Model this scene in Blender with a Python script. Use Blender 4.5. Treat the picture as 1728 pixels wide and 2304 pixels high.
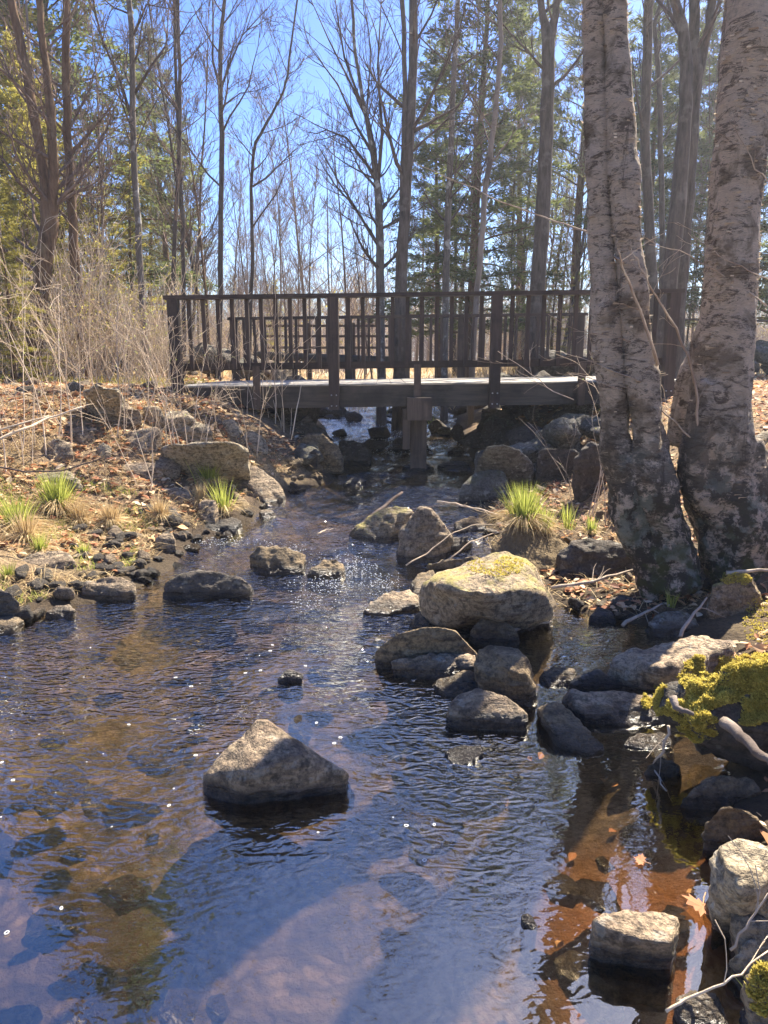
import bpy, bmesh, math, random
import numpy as np
from mathutils import Vector, Matrix, noise
R = math.radians
for o in list(bpy.data.objects): bpy.data.objects.remove(o)
S = bpy.context.scene
COL = S.collection
# ---------------------------------------------------------------- camera, sky, sun, exposure
CAMH = 1.5; F = 1600.0; TH = math.atan(330 / F)
cam = bpy.data.objects.new('camera', bpy.data.cameras.new('camera'))
COL.objects.link(cam); S.camera = cam
cam.location = (0, 0, CAMH); cam.rotation_euler = (R(90) - TH, 0, 0)
cam.data.sensor_fit = 'VERTICAL'; cam.data.sensor_height = 36; cam.data.lens = 36 * F / 2304
cam.data.clip_end = 2000; cam.data.clip_start = 0.05
SUN_AZ = 36; SUN_EL = 52
w = bpy.data.worlds.new('World'); S.world = w; w.use_nodes = True
nt = w.node_tree; bg = nt.nodes['Background']
sky = nt.nodes.new('ShaderNodeTexSky'); sky.sky_type = 'NISHITA'; sky.sun_disc = False
sky.sun_elevation = R(SUN_EL); sky.sun_rotation = R(SUN_AZ)
sky.air_density = 1.0; sky.dust_density = 0.6; sky.ozone_density = 3.5
hs = nt.nodes.new('ShaderNodeHueSaturation'); hs.inputs['Saturation'].default_value = 1.32; hs.inputs['Hue'].default_value = .515
gm = nt.nodes.new('ShaderNodeGamma'); gm.inputs[1].default_value = 1.05
nt.links.new(sky.outputs[0], hs.inputs['Color']); nt.links.new(hs.outputs[0], gm.inputs[0]); nt.links.new(gm.outputs[0], bg.inputs[0]); bg.inputs[1].default_value = 0.067
sl = bpy.data.lights.new('sun', 'SUN'); sl.energy = 5.0; sl.angle = R(0.5); sl.color = (1, 0.91, 0.76)
so = bpy.data.objects.new('sun', sl); COL.objects.link(so); so.location = (8, 11, 14)
sd = Vector((math.sin(R(SUN_AZ)) * math.cos(R(SUN_EL)), math.cos(R(SUN_AZ)) * math.cos(R(SUN_EL)), math.sin(R(SUN_EL))))
so.rotation_euler = sd.to_track_quat('Z', 'Y').to_euler()
S.view_settings.view_transform = 'Standard'; S.view_settings.look = 'None'
S.view_settings.exposure = 1.92; S.view_settings.gamma = 1
S.cycles.transparent_max_bounces = 12
S.cycles.max_bounces = 6
# ---------------------------------------------------------------- helpers
def P(u, v, z=None, y=None):
    a = (u - 864) / F; b = (1152 - v) / F
    dy = math.cos(TH) + b * math.sin(TH); dz = -math.sin(TH) + b * math.cos(TH)
    t = (z - CAMH) / dz if y is None else y / dy
    return Vector((a * t, dy * t, CAMH + dz * t))
def tag(o, label=None, cat=None, group=None, kind=None):
    if label: o['label'] = label
    if cat: o['category'] = cat
    if group: o['group'] = group
    if kind: o['kind'] = kind
    return o
def empty(name, loc):
    o = bpy.data.objects.new(name, None); COL.objects.link(o); o.location = loc
    o.empty_display_size = 0.1
    return o
def link(name, me, parent=None, loc=None):
    o = bpy.data.objects.new(name, me); COL.objects.link(o)
    if loc is not None: o.location = loc
    if parent: o.parent = parent
    return o
def copy_tree(o, parent=None):
    c = o.copy(); COL.objects.link(c); c.parent = parent
    for ch in [q for q in bpy.data.objects if q.parent == o]: copy_tree(ch, c)
    return c
class MB:
    def __init__(s): s.v = []; s.f = []; s.a = []
    def tube(s, pts, rad, n=5, cap=True):
        b = len(s.v); m = len(pts)
        up = Vector((0.31, 0.95, 0.05)); prev = None
        for i, p in enumerate(pts):
            d = (pts[min(i + 1, m - 1)] - pts[max(i - 1, 0)])
            if d.length < 1e-9: d = Vector((0, 0, 1))
            d.normalize()
            if prev is None:
                x = d.cross(up)
                if x.length < .05: x = d.cross(Vector((1, 0, 0)))
            else: x = prev - d * prev.dot(d)
            x.normalize(); prev = x; yv = d.cross(x)
            for k in range(n):
                a = 6.28318 * k / n
                q = p + (x * math.cos(a) + yv * math.sin(a)) * rad[i]
                s.v.append((q.x, q.y, q.z))
        for i in range(m - 1):
            for k in range(n):
                k2 = (k + 1) % n
                s.f.append((b + i * n + k, b + i * n + k2, b + (i + 1) * n + k2, b + (i + 1) * n + k))
        if cap:
            s.f.append(tuple(b + k for k in range(n))[::-1]); s.f.append(tuple(b + (m - 1) * n + k for k in range(n)))
    def box(s, c, size, rot=None):
        b = len(s.v); c = Vector(c)
        for dx in (-.5, .5):
            for dy in (-.5, .5):
                for dz in (-.5, .5):
                    q = Vector((dx * size[0], dy * size[1], dz * size[2]))
                    if rot is not None: q = rot @ q
                    q = c + q; s.v.append((q.x, q.y, q.z))
        for f in ((0, 1, 3, 2), (4, 6, 7, 5), (0, 4, 5, 1), (2, 3, 7, 6), (0, 2, 6, 4), (1, 5, 7, 3)):
            s.f.append(tuple(b + i for i in f))
    def quad(s, a, b_, c, d, tone=None):
        b = len(s.v)
        for q in (a, b_, c, d): s.v.append((q.x, q.y, q.z))
        s.f.append((b, b + 1, b + 2, b + 3))
        if tone is not None: s.a.append(tone)
    def tri(s, a, b_, c, tone=None):
        b = len(s.v)
        for q in (a, b_, c): s.v.append((q.x, q.y, q.z))
        s.f.append((b, b + 1, b + 2))
        if tone is not None: s.a.append(tone)
    def mesh(s, name, mat, off=None, smooth=True):
        me = bpy.data.meshes.new(name)
        v = s.v
        if off is not None: v = [(x - off[0], y - off[1], z - off[2]) for x, y, z in v]
        me.from_pydata(v, [], s.f)
        if s.a and len(s.a) == len(s.f):
            at = me.attributes.new('tone', 'FLOAT', 'FACE'); at.data.foreach_set('value', s.a)
        if smooth: me.polygons.foreach_set('use_smooth', [True] * len(me.polygons))
        me.materials.append(mat); me.update()
        return me
# ---------------------------------------------------------------- materials
class NG:
    def __init__(s, name):
        s.m = bpy.data.materials.new(name); s.m.use_nodes = True; s.t = s.m.node_tree
        s.t.nodes.clear(); s.out = s.n('ShaderNodeOutputMaterial')
    def n(s, ty, **k):
        q = s.t.nodes.new(ty)
        for a, b in k.items(): setattr(q, a, b)
        return q
    def l(s, a, b): s.t.links.new(a, b)
    def set(s, sock, v):
        if isinstance(v, bpy.types.NodeSocket): s.l(v, sock)
        elif v is not None: sock.default_value = v
    def coord(s, kind='Object', scale=(1, 1, 1), rot=(0, 0, 0)):
        c = s.n('ShaderNodeTexCoord'); m = s.n('ShaderNodeMapping')
        s.l(c.outputs[kind], m.inputs[0]); m.inputs['Scale'].default_value = scale; m.inputs['Rotation'].default_value = rot
        return m.outputs[0]
    def world(s, scale=(1, 1, 1), rot=(0, 0, 0)):
        c = s.n('ShaderNodeNewGeometry'); m = s.n('ShaderNodeMapping')
        s.l(c.outputs['Position'], m.inputs[0]); m.inputs['Scale'].default_value = scale; m.inputs['Rotation'].default_value = rot
        return m.outputs[0]
    def noise(s, co, scale, detail=5, rough=.6, dist=0):
        q = s.n('ShaderNodeTexNoise'); s.l(co, q.inputs['Vector']); q.inputs['Scale'].default_value = scale
        q.inputs['Detail'].default_value = detail; q.inputs['Roughness'].default_value = rough; q.inputs['Distortion'].default_value = dist
        return q.outputs[0]
    def ramp(s, f, stops):
        q = s.n('ShaderNodeValToRGB'); s.l(f, q.inputs[0]); e = q.color_ramp.elements
        while len(e) < len(stops): e.new(.5)
        for i, (p, c) in enumerate(stops):
            e[i].position = p
            e[i].color = (c, c, c, 1) if isinstance(c, (int, float)) else (*c, 1)
        return q.outputs[0]
    def mix(s, f, a, b, mode='MIX'):
        q = s.n('ShaderNodeMix', data_type='RGBA', blend_type=mode)
        s.set(q.inputs[0], f)
        for i, v in ((6, a), (7, b)):
            if isinstance(v, tuple): v = (*v, 1)
            s.set(q.inputs[i], v)
        return q.outputs[2]
    def math(s, op, a, b=None, c=None, clamp=False):
        q = s.n('ShaderNodeMath', operation=op, use_clamp=clamp)
        for i, v in enumerate((a, b, c)):
            if v is not None: s.set(q.inputs[i], v)
        return q.outputs[0]
    def mr(s, v, a, b, c=0, d=1):
        q = s.n('ShaderNodeMapRange'); s.l(v, q.inputs[0])
        for i, x in enumerate((a, b, c, d)): q.inputs[i + 1].default_value = x
        return q.outputs[0]
    def bump(s, h, st=.5, dist=.02, nrm=None):
        q = s.n('ShaderNodeBump'); s.l(h, q.inputs['Height']); s.set(q.inputs['Strength'], st); q.inputs['Distance'].default_value = dist
        if nrm: s.l(nrm, q.inputs['Normal'])
        return q.outputs[0]
    def bsdf(s, col, rough=.8, nrm=None, spec=.3, disp=None):
        q = s.n('ShaderNodeBsdfPrincipled')
        if isinstance(col, tuple): col = (*col, 1)
        s.set(q.inputs['Base Color'], col); s.set(q.inputs['Roughness'], rough)
        s.set(q.inputs['Specular IOR Level'], spec)
        if nrm: s.l(nrm, q.inputs['Normal'])
        s.l(q.outputs[0], s.out.inputs[0]); return q
    def rnd(s): return s.n('ShaderNodeObjectInfo').outputs['Random']
    def sep(s, v):
        q = s.n('ShaderNodeSeparateXYZ'); s.l(v, q.inputs[0]); return q.outputs
ZW = [(-50, 0), (5.3, 0), (6.3, .12), (9.6, .2), (13, .3), (17, .5), (30, .9), (60, 1.05)]
def zw(y): return np.interp(y, [a for a, b in ZW], [b for a, b in ZW])
def above_water(g):          # height of a shading point above the stream level
    x, y, z = g.sep(g.world())
    a = g.mr(y, 5.3, 6.3, 0, .12); b = g.mr(y, 6.3, 9.6, 0, .08); c = g.mr(y, 9.6, 13, 0, .1); d = g.mr(y, 13, 17, 0, .2)
    t = g.math('ADD', g.math('ADD', a, b), g.math('ADD', c, d))
    return g.math('SUBTRACT', z, t)
def rock_mat(name, c1, c2, c3, moss=.5, mosscol=(.2, .19, .035), lich=.5):
    g = NG(name); co = g.coord('Object')
    n1 = g.noise(co, 3, 8, .65); n2 = g.noise(co, 22, 6, .7); n3 = g.noise(g.coord('Object', (1, 1, 5), (.35, .25, 0)), 6, 6, .65)
    c = g.mix(g.ramp(n1, [(.35, 0), (.65, 1)]), c1, c2)
    c = g.mix(g.ramp(n3, [(.5, 0), (.62, 1)]), c, c3)
    c = g.mix(g.math('MULTIPLY', g.ramp(n2, [(.38, 1), (.52, 0)]), .75), c, (.035, .028, .02))
    c = g.mix(g.math('MULTIPLY', g.ramp(g.noise(co, 55, 5, .8), [(.42, 1), (.52, 0)]), .5), c, (.03, .024, .017))
    c = g.mix(g.math('MULTIPLY', g.ramp(g.noise(co, 14, 3), [(.6, 0), (.66, 1)]), lich), c, (.42, .4, .33))
    v = g.mr(g.rnd(), 0, 1, .75, 1.2); hs = g.n('ShaderNodeHueSaturation'); g.l(c, hs.inputs['Color']); g.l(v, hs.inputs['Value']); c = hs.outputs[0]
    geo = g.n('ShaderNodeNewGeometry'); nz = g.sep(geo.outputs['Normal'])[2]
    mk = g.math('MULTIPLY', g.mr(nz, .45, .85), g.ramp(g.noise(co, 5, 6, .7), [(.62 - .3 * moss, 0), (.72 - .3 * moss, 1)]))
    c = g.mix(g.math('MULTIPLY', mk, min(1, moss * 1.6)), c, g.mix(n2, mosscol, tuple(x * .45 for x in mosscol)))
    aw = g.math('ADD', above_water(g), g.math('MULTIPLY', g.math('SUBTRACT', n1, .5), .08))
    wet = g.mr(aw, .035, .07, 1, 0)
    c = g.mix(g.math('MULTIPLY', wet, .78), c, (.012, .010, .008))
    h = g.math('ADD', g.math('MULTIPLY', n2, .5), g.math('ADD', n3, g.math('MULTIPLY', g.noise(co, 90, 3), .2)))
    g.bsdf(c, g.mr(wet, 0, 1, .85, .22), g.bump(h, 1.0, .05), spec=.4)
    return g.m
M = {}
M['rock'] = rock_mat('rock', (.29, .21, .13), (.45, .34, .22), (.2, .14, .09), .12, lich=.3)
M['rock_moss'] = rock_mat('rock_moss', (.3, .22, .13), (.44, .34, .21), (.2, .14, .085), .5, (.42, .36, .1), lich=.3)
M['rock_tan'] = rock_mat('rock_tan', (.44, .34, .2), (.4, .34, .24), (.27, .21, .13), .08)
M['rock_dark'] = rock_mat('rock_dark', (.08, .065, .05), (.16, .13, .1), (.1, .08, .06), .15, lich=.25)
M['rock_brown'] = rock_mat('rock_brown', (.24, .165, .085), (.34, .25, .14), (.16, .11, .06), .05, lich=.1)
M['rock_green'] = rock_mat('rock_green', (.15, .135, .1), (.23, .21, .16), (.1, .09, .065), .35, (.13, .14, .03))
def wood_mat(name, c1, c2, ax, rough=.75):
    g = NG(name)
    sc = [8, 8, 8]; sc[ax] = .6
    n1 = g.noise(g.coord('Object', tuple(sc)), 3, 8, .7); n2 = g.noise(g.coord('Object'), 2.2, 5, .6)
    c = g.mix(g.ramp(n1, [(.3, 0), (.7, 1)]), c1, c2)
    c = g.mix(g.math('MULTIPLY', g.ramp(n2, [(.5, 0), (.62, 1)]), .6), c, tuple(x * .45 for x in c1))
    g.bsdf(c, rough, g.bump(n1, .5, .008), .3); return g.m
M['wood_x'] = wood_mat('dark_timber_x', (.028, .018, .013), (.085, .055, .04), 0)
M['wood_z'] = wood_mat('dark_timber_z', (.028, .018, .013), (.09, .058, .043), 2)
M['beam'] = wood_mat('beam_timber', (.038, .029, .02), (.115, .088, .06), 0)
M['pier'] = wood_mat('pier_timber', (.07, .045, .03), (.15, .1, .065), 2)
M['plank'] = wood_mat('deck_plank', (.22, .2, .17), (.36, .33, .28), 1, .6)
def bark_mat(name, c1, c2, c3, sc=6, moss=.2, dapp=.4, lowmoss=False):
    g = NG(name)
    n1 = g.noise(g.coord('Object', (1, 1, .18)), sc * 2.5, 7, .7); n2 = g.noise(g.coord('Object'), sc * .5, 5, .6)
    c = g.mix(g.ramp(n1, [(.35, 0), (.65, 1)]), c1, c2)
    c = g.mix(g.math('MULTIPLY', g.ramp(n2, [(.55, 0), (.63, 1)]), dapp), c, c3)
    g.bsdf(c, .9, g.bump(n1, .8, .02), .15); return g.m
M['bark'] = bark_mat('bark_grey', (.045, .035, .028), (.13, .1, .08), (.2, .17, .14))
M['bark_pale'] = bark_mat('bark_pale', (.16, .13, .1), (.27, .22, .18), (.08, .06, .05), 4, 0, .8)
M['bark_brown'] = bark_mat('bark_brown', (.075, .045, .026), (.21, .13, .075), (.27, .21, .12))
M['bark_mottled'] = bark_mat('bark_mottled', (.08, .065, .05), (.2, .17, .14), (.5, .48, .42), 7, 0, .8)
M['twig'] = bark_mat('twig', (.1, .065, .05), (.21, .15, .12), (.28, .22, .18), 5)
M['twig_dark'] = bark_mat('twig_dark', (.05, .036, .03), (.13, .095, .08), (.2, .16, .13), 5)
M['twig_tan'] = bark_mat('twig_tan', (.5, .37, .24), (.72, .58, .42), (.3, .2, .12), 5)
M['twig_low'] = bark_mat('twig_low', (.25, .17, .12), (.5, .4, .3), (.2, .14, .1), 5)
M['twig_grey'] = bark_mat('twig_grey', (.32, .25, .18), (.5, .41, .31), (.15, .12, .09), 5)
def birch_mat():
    g = NG('birch_bark'); co = g.coord('Object')
    warp = g.noise(co, 3.5, 5, .65, .5)
    st = g.noise(g.coord('Object', (1, 1, 4)), 16, 10, .82, .9)          # thin sideways peels
    st2 = g.noise(g.coord('Object', (1, 1, 2.2)), 7, 8, .75, 1.2)
    vert = g.noise(g.coord('Object', (1, 1, .12)), 9, 6, .7, .6)
    c = g.mix(g.ramp(st, [(.32, 0), (.68, 1)]), (.5, .37, .255), (.95, .79, .6))
    c = g.mix(g.ramp(g.math('ADD', g.math('MULTIPLY', st, .5), g.math('MULTIPLY', st2, .5)), [(.51, 0), (.54, .8), (.62, .95)]), c, (.1, .068, .05))
    c = g.mix(g.ramp(warp, [(.53, 0), (.62, .7)]), c, (.13, .09, .05))
    c = g.mix(g.ramp(vert, [(.6, 0), (.66, .7)]), c, (.09, .06, .045))
    z = g.sep(g.world())[2]
    low = g.math('MULTIPLY', g.mr(z, 1.5, .7), g.ramp(g.noise(co, 9, 7, .75), [(.44, 0), (.51, 1)]))
    c = g.mix(low, c, (.08, .068, .05))
    li = g.math('MULTIPLY', g.mr(z, 1.2, .4), g.ramp(g.noise(co, 6, 6, .7), [(.54, 0), (.6, 1)]))
    c = g.mix(li, c, (.33, .34, .27))
    mo = g.math('MULTIPLY', g.mr(z, .75, .3), g.ramp(g.noise(co, 11, 4), [(.48, 0), (.6, 1)]))
    c = g.mix(mo, c, (.1, .11, .045))
    h = g.math('ADD', st, g.math('MULTIPLY', st2, .8))
    g.bsdf(c, .8, g.bump(h, 1.0, .05), .2); return g.m
M['birch'] = birch_mat()
def leafy(name, c1, c2, trans=.4, attr=True, rough=.7, stops=None):
    g = NG(name)
    if attr:
        a = g.n('ShaderNodeAttribute'); a.attribute_name = 'tone'; f = a.outputs['Fac']
    else: f = g.noise(g.coord('Object'), 6)
    c = g.ramp(f, stops) if stops else g.mix(f, c1, c2)
    d = g.n('ShaderNodeBsdfPrincipled'); g.l(c, d.inputs['Base Color']); d.inputs['Roughness'].default_value = rough
    d.inputs['Specular IOR Level'].default_value = .25
    t = g.n('ShaderNodeBsdfTranslucent'); g.l(c, t.inputs[0])
    m = g.n('ShaderNodeMixShader'); m.inputs[0].default_value = trans
    g.l(d.outputs[0], m.inputs[1]); g.l(t.outputs[0], m.inputs[2]); g.l(m.outputs[0], g.out.inputs[0]); return g.m
M['hemlock'] = leafy('hemlock_needles', (.045, .065, .025), (.22, .25, .075), .5)
M['pine'] = leafy('pine_needles', (.08, .1, .045), (.27, .28, .11), .5)
M['gold'] = leafy('yellow_green_needles', (.22, .21, .04), (.6, .52, .13), .5)
M['grass'] = leafy('fresh_grass', (.2, .25, .04), (.55, .56, .14), .5)
M['straw'] = leafy('dead_grass', (.38, .26, .12), (.74, .58, .32), .35)
M['litter'] = leafy('fallen_leaves', None, None, .25, stops=[(0, (.14, .06, .035)), (.3, (.44, .19, .09)), (.5, (.6, .34, .16)), (.75, (.66, .48, .28)), (1, (.76, .62, .42))])
M['flake'] = leafy('peeling_bark', (.3, .22, .15), (.74, .62, .47), .3)
M['moss'] = leafy('cushion_moss', (.26, .2, .035), (.8, .68, .17), .45)
M['leaflet'] = leafy('spring_leaflets', (.3, .4, .06), (.6, .68, .18), .5)
M['darkmoss'] = leafy('dark_moss', (.04, .05, .015), (.16, .17, .04), .2)
def ground_mat():
    g = NG('ground'); co = g.world()
    n1 = g.noise(co, 1.3, 7, .6); n2 = g.noise(co, 14, 7, .75); n3 = g.noise(co, 45, 4, .7)
    c = g.mix(g.ramp(n2, [(.35, 0), (.65, 1)]), (.13, .085, .05), (.27, .18, .11))
    c = g.mix(g.ramp(n1, [(.45, 0), (.6, 1)]), c, (.3, .22, .12))
    c = g.mix(g.ramp(n3, [(.5, 0), (.6, .6)]), c, (.05, .035, .025))
    y = g.sep(co)[1]
    far = g.mr(y, 16, 24); c = g.mix(far, c, g.mix(n2, (.52, .4, .25), (.4, .28, .17)))
    aw = above_water(g)
    mud = g.mr(aw, .16, .05); c = g.mix(g.math('MULTIPLY', mud, .85), c, (.035, .026, .018))
    v = g.n('ShaderNodeTexVoronoi'); wd = g.n('ShaderNodeVectorMath', operation='ADD')
    g.l(co, wd.inputs[0]); q = g.n('ShaderNodeTexNoise'); g.l(co, q.inputs['Vector']); q.inputs['Scale'].default_value = 3
    sc_ = g.n('ShaderNodeVectorMath', operation='SCALE'); g.l(q.outputs['Color'], sc_.inputs[0]); sc_.inputs['Scale'].default_value = .35
    g.l(sc_.outputs[0], wd.inputs[1]); g.l(wd.outputs[0], v.inputs['Vector']); v.inputs['Scale'].default_value = 4.5
    v2 = g.n('ShaderNodeTexVoronoi'); g.l(wd.outputs[0], v2.inputs['Vector']); v2.inputs['Scale'].default_value = 19
    bedc = g.mix(g.sep(v.outputs['Color'])[0], (.06, .044, .03), (.2, .15, .105))
    bedc = g.mix(.5, bedc, g.mix(g.sep(v2.outputs['Color'])[0], (.05, .035, .022), (.3, .22, .15)))
    bedc = g.mix(g.ramp(n2, [(.4, 0), (.62, .6)]), bedc, (.075, .055, .03))
    bedc = g.mix(g.ramp(v.outputs['Distance'], [(.4, 0), (.75, .8)]), bedc, (.03, .022, .012))
    bedc = g.mix(g.ramp(v2.outputs['Distance'], [(.4, 0), (.8, .7)]), bedc, (.03, .022, .012))
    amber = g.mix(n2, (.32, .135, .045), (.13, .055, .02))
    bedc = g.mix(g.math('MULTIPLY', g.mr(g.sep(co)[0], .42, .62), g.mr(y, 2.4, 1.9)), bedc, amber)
    bed = g.mr(aw, .0, -.03); c = g.mix(bed, c, bedc)
    g.bsdf(c, .9, g.bump(g.math('ADD', n2, g.math('MULTIPLY', n3, .4)), .9, .04), .2); return g.m
M['ground'] = ground_mat()
def water_mat():
    g = NG('water'); co = g.world()
    x, y, z = g.sep(co)
    rip = g.noise(g.world((1, 2.0, 1), (0, 0, R(-22))), 11, 1.2, .5, 1.2)
    rip2 = g.noise(g.world((1, 1.5, 1), (0, 0, R(25))), 27, 1, .5, .8)
    swell = g.noise(co, 3, 1, .5, .5)
    # still pool on the right and a smooth tongue in the foreground, rougher water upstream and to the left
    still = g.math('MULTIPLY', g.mr(g.math('SUBTRACT', x, g.math('MULTIPLY', g.math('SUBTRACT', 3.6, y), -.0)), .5, .62), g.mr(y, 4.3, 3.9))
    near = g.math('MAXIMUM', g.mr(y, 1.6, 3.9, .05, .85), g.mr(y, 3.5, 5.2, 0, 1.05))
    amt = g.math('MULTIPLY', near, g.mr(still, 0, 1, 1, .12))
    amt = g.math('MULTIPLY', amt, g.ramp(g.noise(co, 1.1, 3, .6, .8), [(.4, .22), (.6, 1)]))
    h = g.math('ADD', g.math('MULTIPLY', rip, 1.0), g.math('ADD', g.math('MULTIPLY', rip2, .22), g.math('MULTIPLY', swell, .6)))
    nrm = g.bump(h, amt, .066)
    dt = g.n('ShaderNodeVectorMath', operation='DOT_PRODUCT'); ge = g.n('ShaderNodeNewGeometry')
    g.l(ge.outputs['Incoming'], dt.inputs[0]); g.l(nrm, dt.inputs[1])
    c1 = g.math('SUBTRACT', 1, g.math('ABSOLUTE', dt.outputs['Value']), clamp=True)
    fac = g.math('ADD', g.math('MULTIPLY', g.math('POWER', c1, 4), 1.2), .215, clamp=True)
    tr = g.n('ShaderNodeBsdfTransparent'); tr.inputs[0].default_value = (.8, .71, .56, 1)
    gl = g.n('ShaderNodeBsdfGlossy'); gl.inputs['Roughness'].default_value = .008; g.l(nrm, gl.inputs['Normal'])
    gl.inputs[0].default_value = (1, .97, .86, 1)
    m = g.n('ShaderNodeMixShader'); g.l(fac, m.inputs[0]); g.l(tr.outputs[0], m.inputs[1]); g.l(gl.outputs[0], m.inputs[2])
    g.l(m.outputs[0], g.out.inputs[0]); return g.m
M['water'] = water_mat()
g = NG('foam'); g.bsdf((.62, .62, .6), .5); M['foam'] = g.m  # white of the foam, also used for the painted sun glints
g = NG('bolt'); q = g.bsdf((.5, .48, .45), .4); q.inputs['Metallic'].default_value = .8; M['bolt'] = g.m
g = NG('pipe'); g.bsdf(g.mix(g.noise(g.coord(), 8), (.02, .02, .02), (.05, .045, .04)), .6); M['pipe'] = g.m
# ---------------------------------------------------------------- terrain
SLY = [-60, 0, 3, 3.8, 4.26, 4.5, 5, 5.7, 6.3, 7, 7.5, 8, 9, 10, 12, 14, 17, 25, 60]
SLX = [-7, -3.2, -2.5, -2.2, -2.0, -1.72, -1.62, -1.55, -1.2, -1.15, -.98, -.75, -.5, -.6, -1.0, -1.2, -1.8, -2.5, -6]
SRY = [-60, 0, 1.4, 1.8, 2.2, 2.6, 3.1, 3.6, 3.9, 4.15, 4.5, 5.2, 6, 6.9, 9, 12, 16, 25, 60]
SRX = [3, .9, .88, 1.02, 1.18, 1.36, 1.6, 1.75, 1.6, 1.2, 1.0, .88, .86, .92, 1.2, 1.3, 1.5, .6, -3]
def ground_z(x, y):
    x = np.asarray(x, float); y = np.asarray(y, float)
    wz = zw(y); sx = np.interp(y, SLY, SLX); rx = np.interp(y, SRY, SRX)
    n = .5 * np.sin(x * 1.7 + y * .9) * np.sin(y * 1.3 - x * .6) + .3 * np.sin(x * 3.9 - y * 2.2 + 1) * np.sin(y * 4.1 + x) + .25 * np.sin(x * 9.1 + y * 3) * np.sin(y * 8.3 - x * 2.1)
    n2 = np.sin(x * 21 + 3 * np.sin(y * 7)) * np.sin(y * 19 + 2 * np.sin(x * 9)) 
    dl = sx - x; dr = x - rx
    s1 = np.interp(y, [0, 5, 6.2, 8.3, 9.5, 60], [.2, .21, .3, .85, .8, .7]); cap = 1.24 - wz
    hl = wz + cap * np.tanh(s1 * np.maximum(dl, 0) / np.maximum(cap, .05))
    s2 = np.interp(y, [0, 3.2, 3.8, 4.2, 6.0, 7.5, 10, 60], [.5, .45, .28, .12, .15, .22, .5, .8])
    s3 = np.interp(y, [0, 3.2, 4.2, 6, 60], [.4, .5, .75, .7, .8])
    raw = s2 * np.clip(dr, 0, .9) + s3 * np.maximum(dr - .9, 0)
    hr = wz + cap * np.tanh(raw / np.maximum(cap, .05))
    dep = .03 + .25 * np.tanh(np.minimum(-dl, -dr) * 1.1 / .25 * .5)
    k = np.interp(y, [-60, 9, 11, 17, 60], [1, 1, .45, .4, .4])
    bed = wz - dep * k + .02 * n + .004 * n2
    edge = np.clip(np.maximum(dl, dr) * 2, 0, 1)
    land = np.where(dl > 0, hl, hr) + (.035 * n + .008 * n2) * edge
    far = np.clip((np.hypot(x, y) - 60) / 200, 0, 1)
    return np.where((dl > 0) | (dr > 0), land + .005, bed) - far * .3
def gz(x, y): return float(ground_z(x, y))
def hit(u, v):
    """point where the sight line meets the ground or the water"""
    a = P(u, v, y=1.0) - Vector((0, 0, CAMH)); t = .9; st = .05
    under = lambda t: CAMH + a.z * t < max(gz(a.x * t, a.y * t), float(zw(a.y * t)))
    while t < 90 and not under(t): st = .05 + t * .008; t += st
    lo, hi = t - st, t
    for _ in range(6):
        m = (lo + hi) / 2
        if under(m): hi = m
        else: lo = m
    return Vector((a.x * hi, a.y * hi, CAMH + a.z * hi))
def axis(lo, dense0, dense1, hi, step):
    c = list(np.arange(dense0, dense1, step)); s = step; p = dense1
    while p < hi: c.append(p); s *= 1.22; p += s
    c.append(hi); s = step; p = dense0 - s
    while p > lo: c.insert(0, p); s *= 1.22; p -= s
    c.insert(0, lo); return np.array(c)
def sheet(name, xs, ys, zf, mat):
    X, Y = np.meshgrid(xs, ys); Z = zf(X, Y); nx = len(xs); ny = len(ys)
    v = np.stack([X.ravel(), Y.ravel(), Z.ravel()], 1)
    i = (np.arange(ny - 1)[:, None] * nx + np.arange(nx - 1)[None]).ravel()
    f = np.stack([i, i + 1, i + nx + 1, i + nx], 1)
    me = bpy.data.meshes.new(name); me.from_pydata(v.tolist(), [], f.tolist())
    me.polygons.foreach_set('use_smooth', [True] * len(f)); me.materials.append(mat); me.update()
    return link(name, me)
tag(sheet('ground', axis(-500, -6, 5, 500, .06), axis(-60, 0, 14, 900, .06), ground_z, M['ground']), kind='structure')
def water_z(X, Y):
    b = zw(Y); k = np.clip((Y - 4.6) / 1.2, 0, 1)
    k2 = np.clip((Y - 9.5) / 1.5, 0, 1)
    return b + k * (.012 * np.sin(X * 9 + Y * 5) * np.sin(Y * 11 - X * 4) + .006 * np.sin(X * 23 - Y * 9)) + k2 * .03 * np.sin(X * 7 + 2 * np.sin(Y * 3)) * np.sin(Y * 8)
ys = np.arange(-8, 30, .05); rows = []
mv = []; mf = []; NX = 90
for yy in ys:
    a = np.interp(yy, SLY, SLX) - .35; b = max(np.interp(q, SRY, SRX) for q in (yy - .3, yy, yy + .3)) + .35
    X = np.linspace(a, b, NX); Z = water_z(X, np.full(NX, yy)); mv += [(float(p), float(yy), float(q)) for p, q in zip(X, Z)]
for j in range(len(ys) - 1):
    for i in range(NX - 1):
        k = j * NX + i; mf.append((k, k + 1, k + NX + 1, k + NX))
me = bpy.data.meshes.new('stream_water'); me.from_pydata(mv, [], mf); me.polygons.foreach_set('use_smooth', [True] * len(mf)); me.materials.append(M['water'])
tag(link('stream_water', me), kind='structure')
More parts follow.
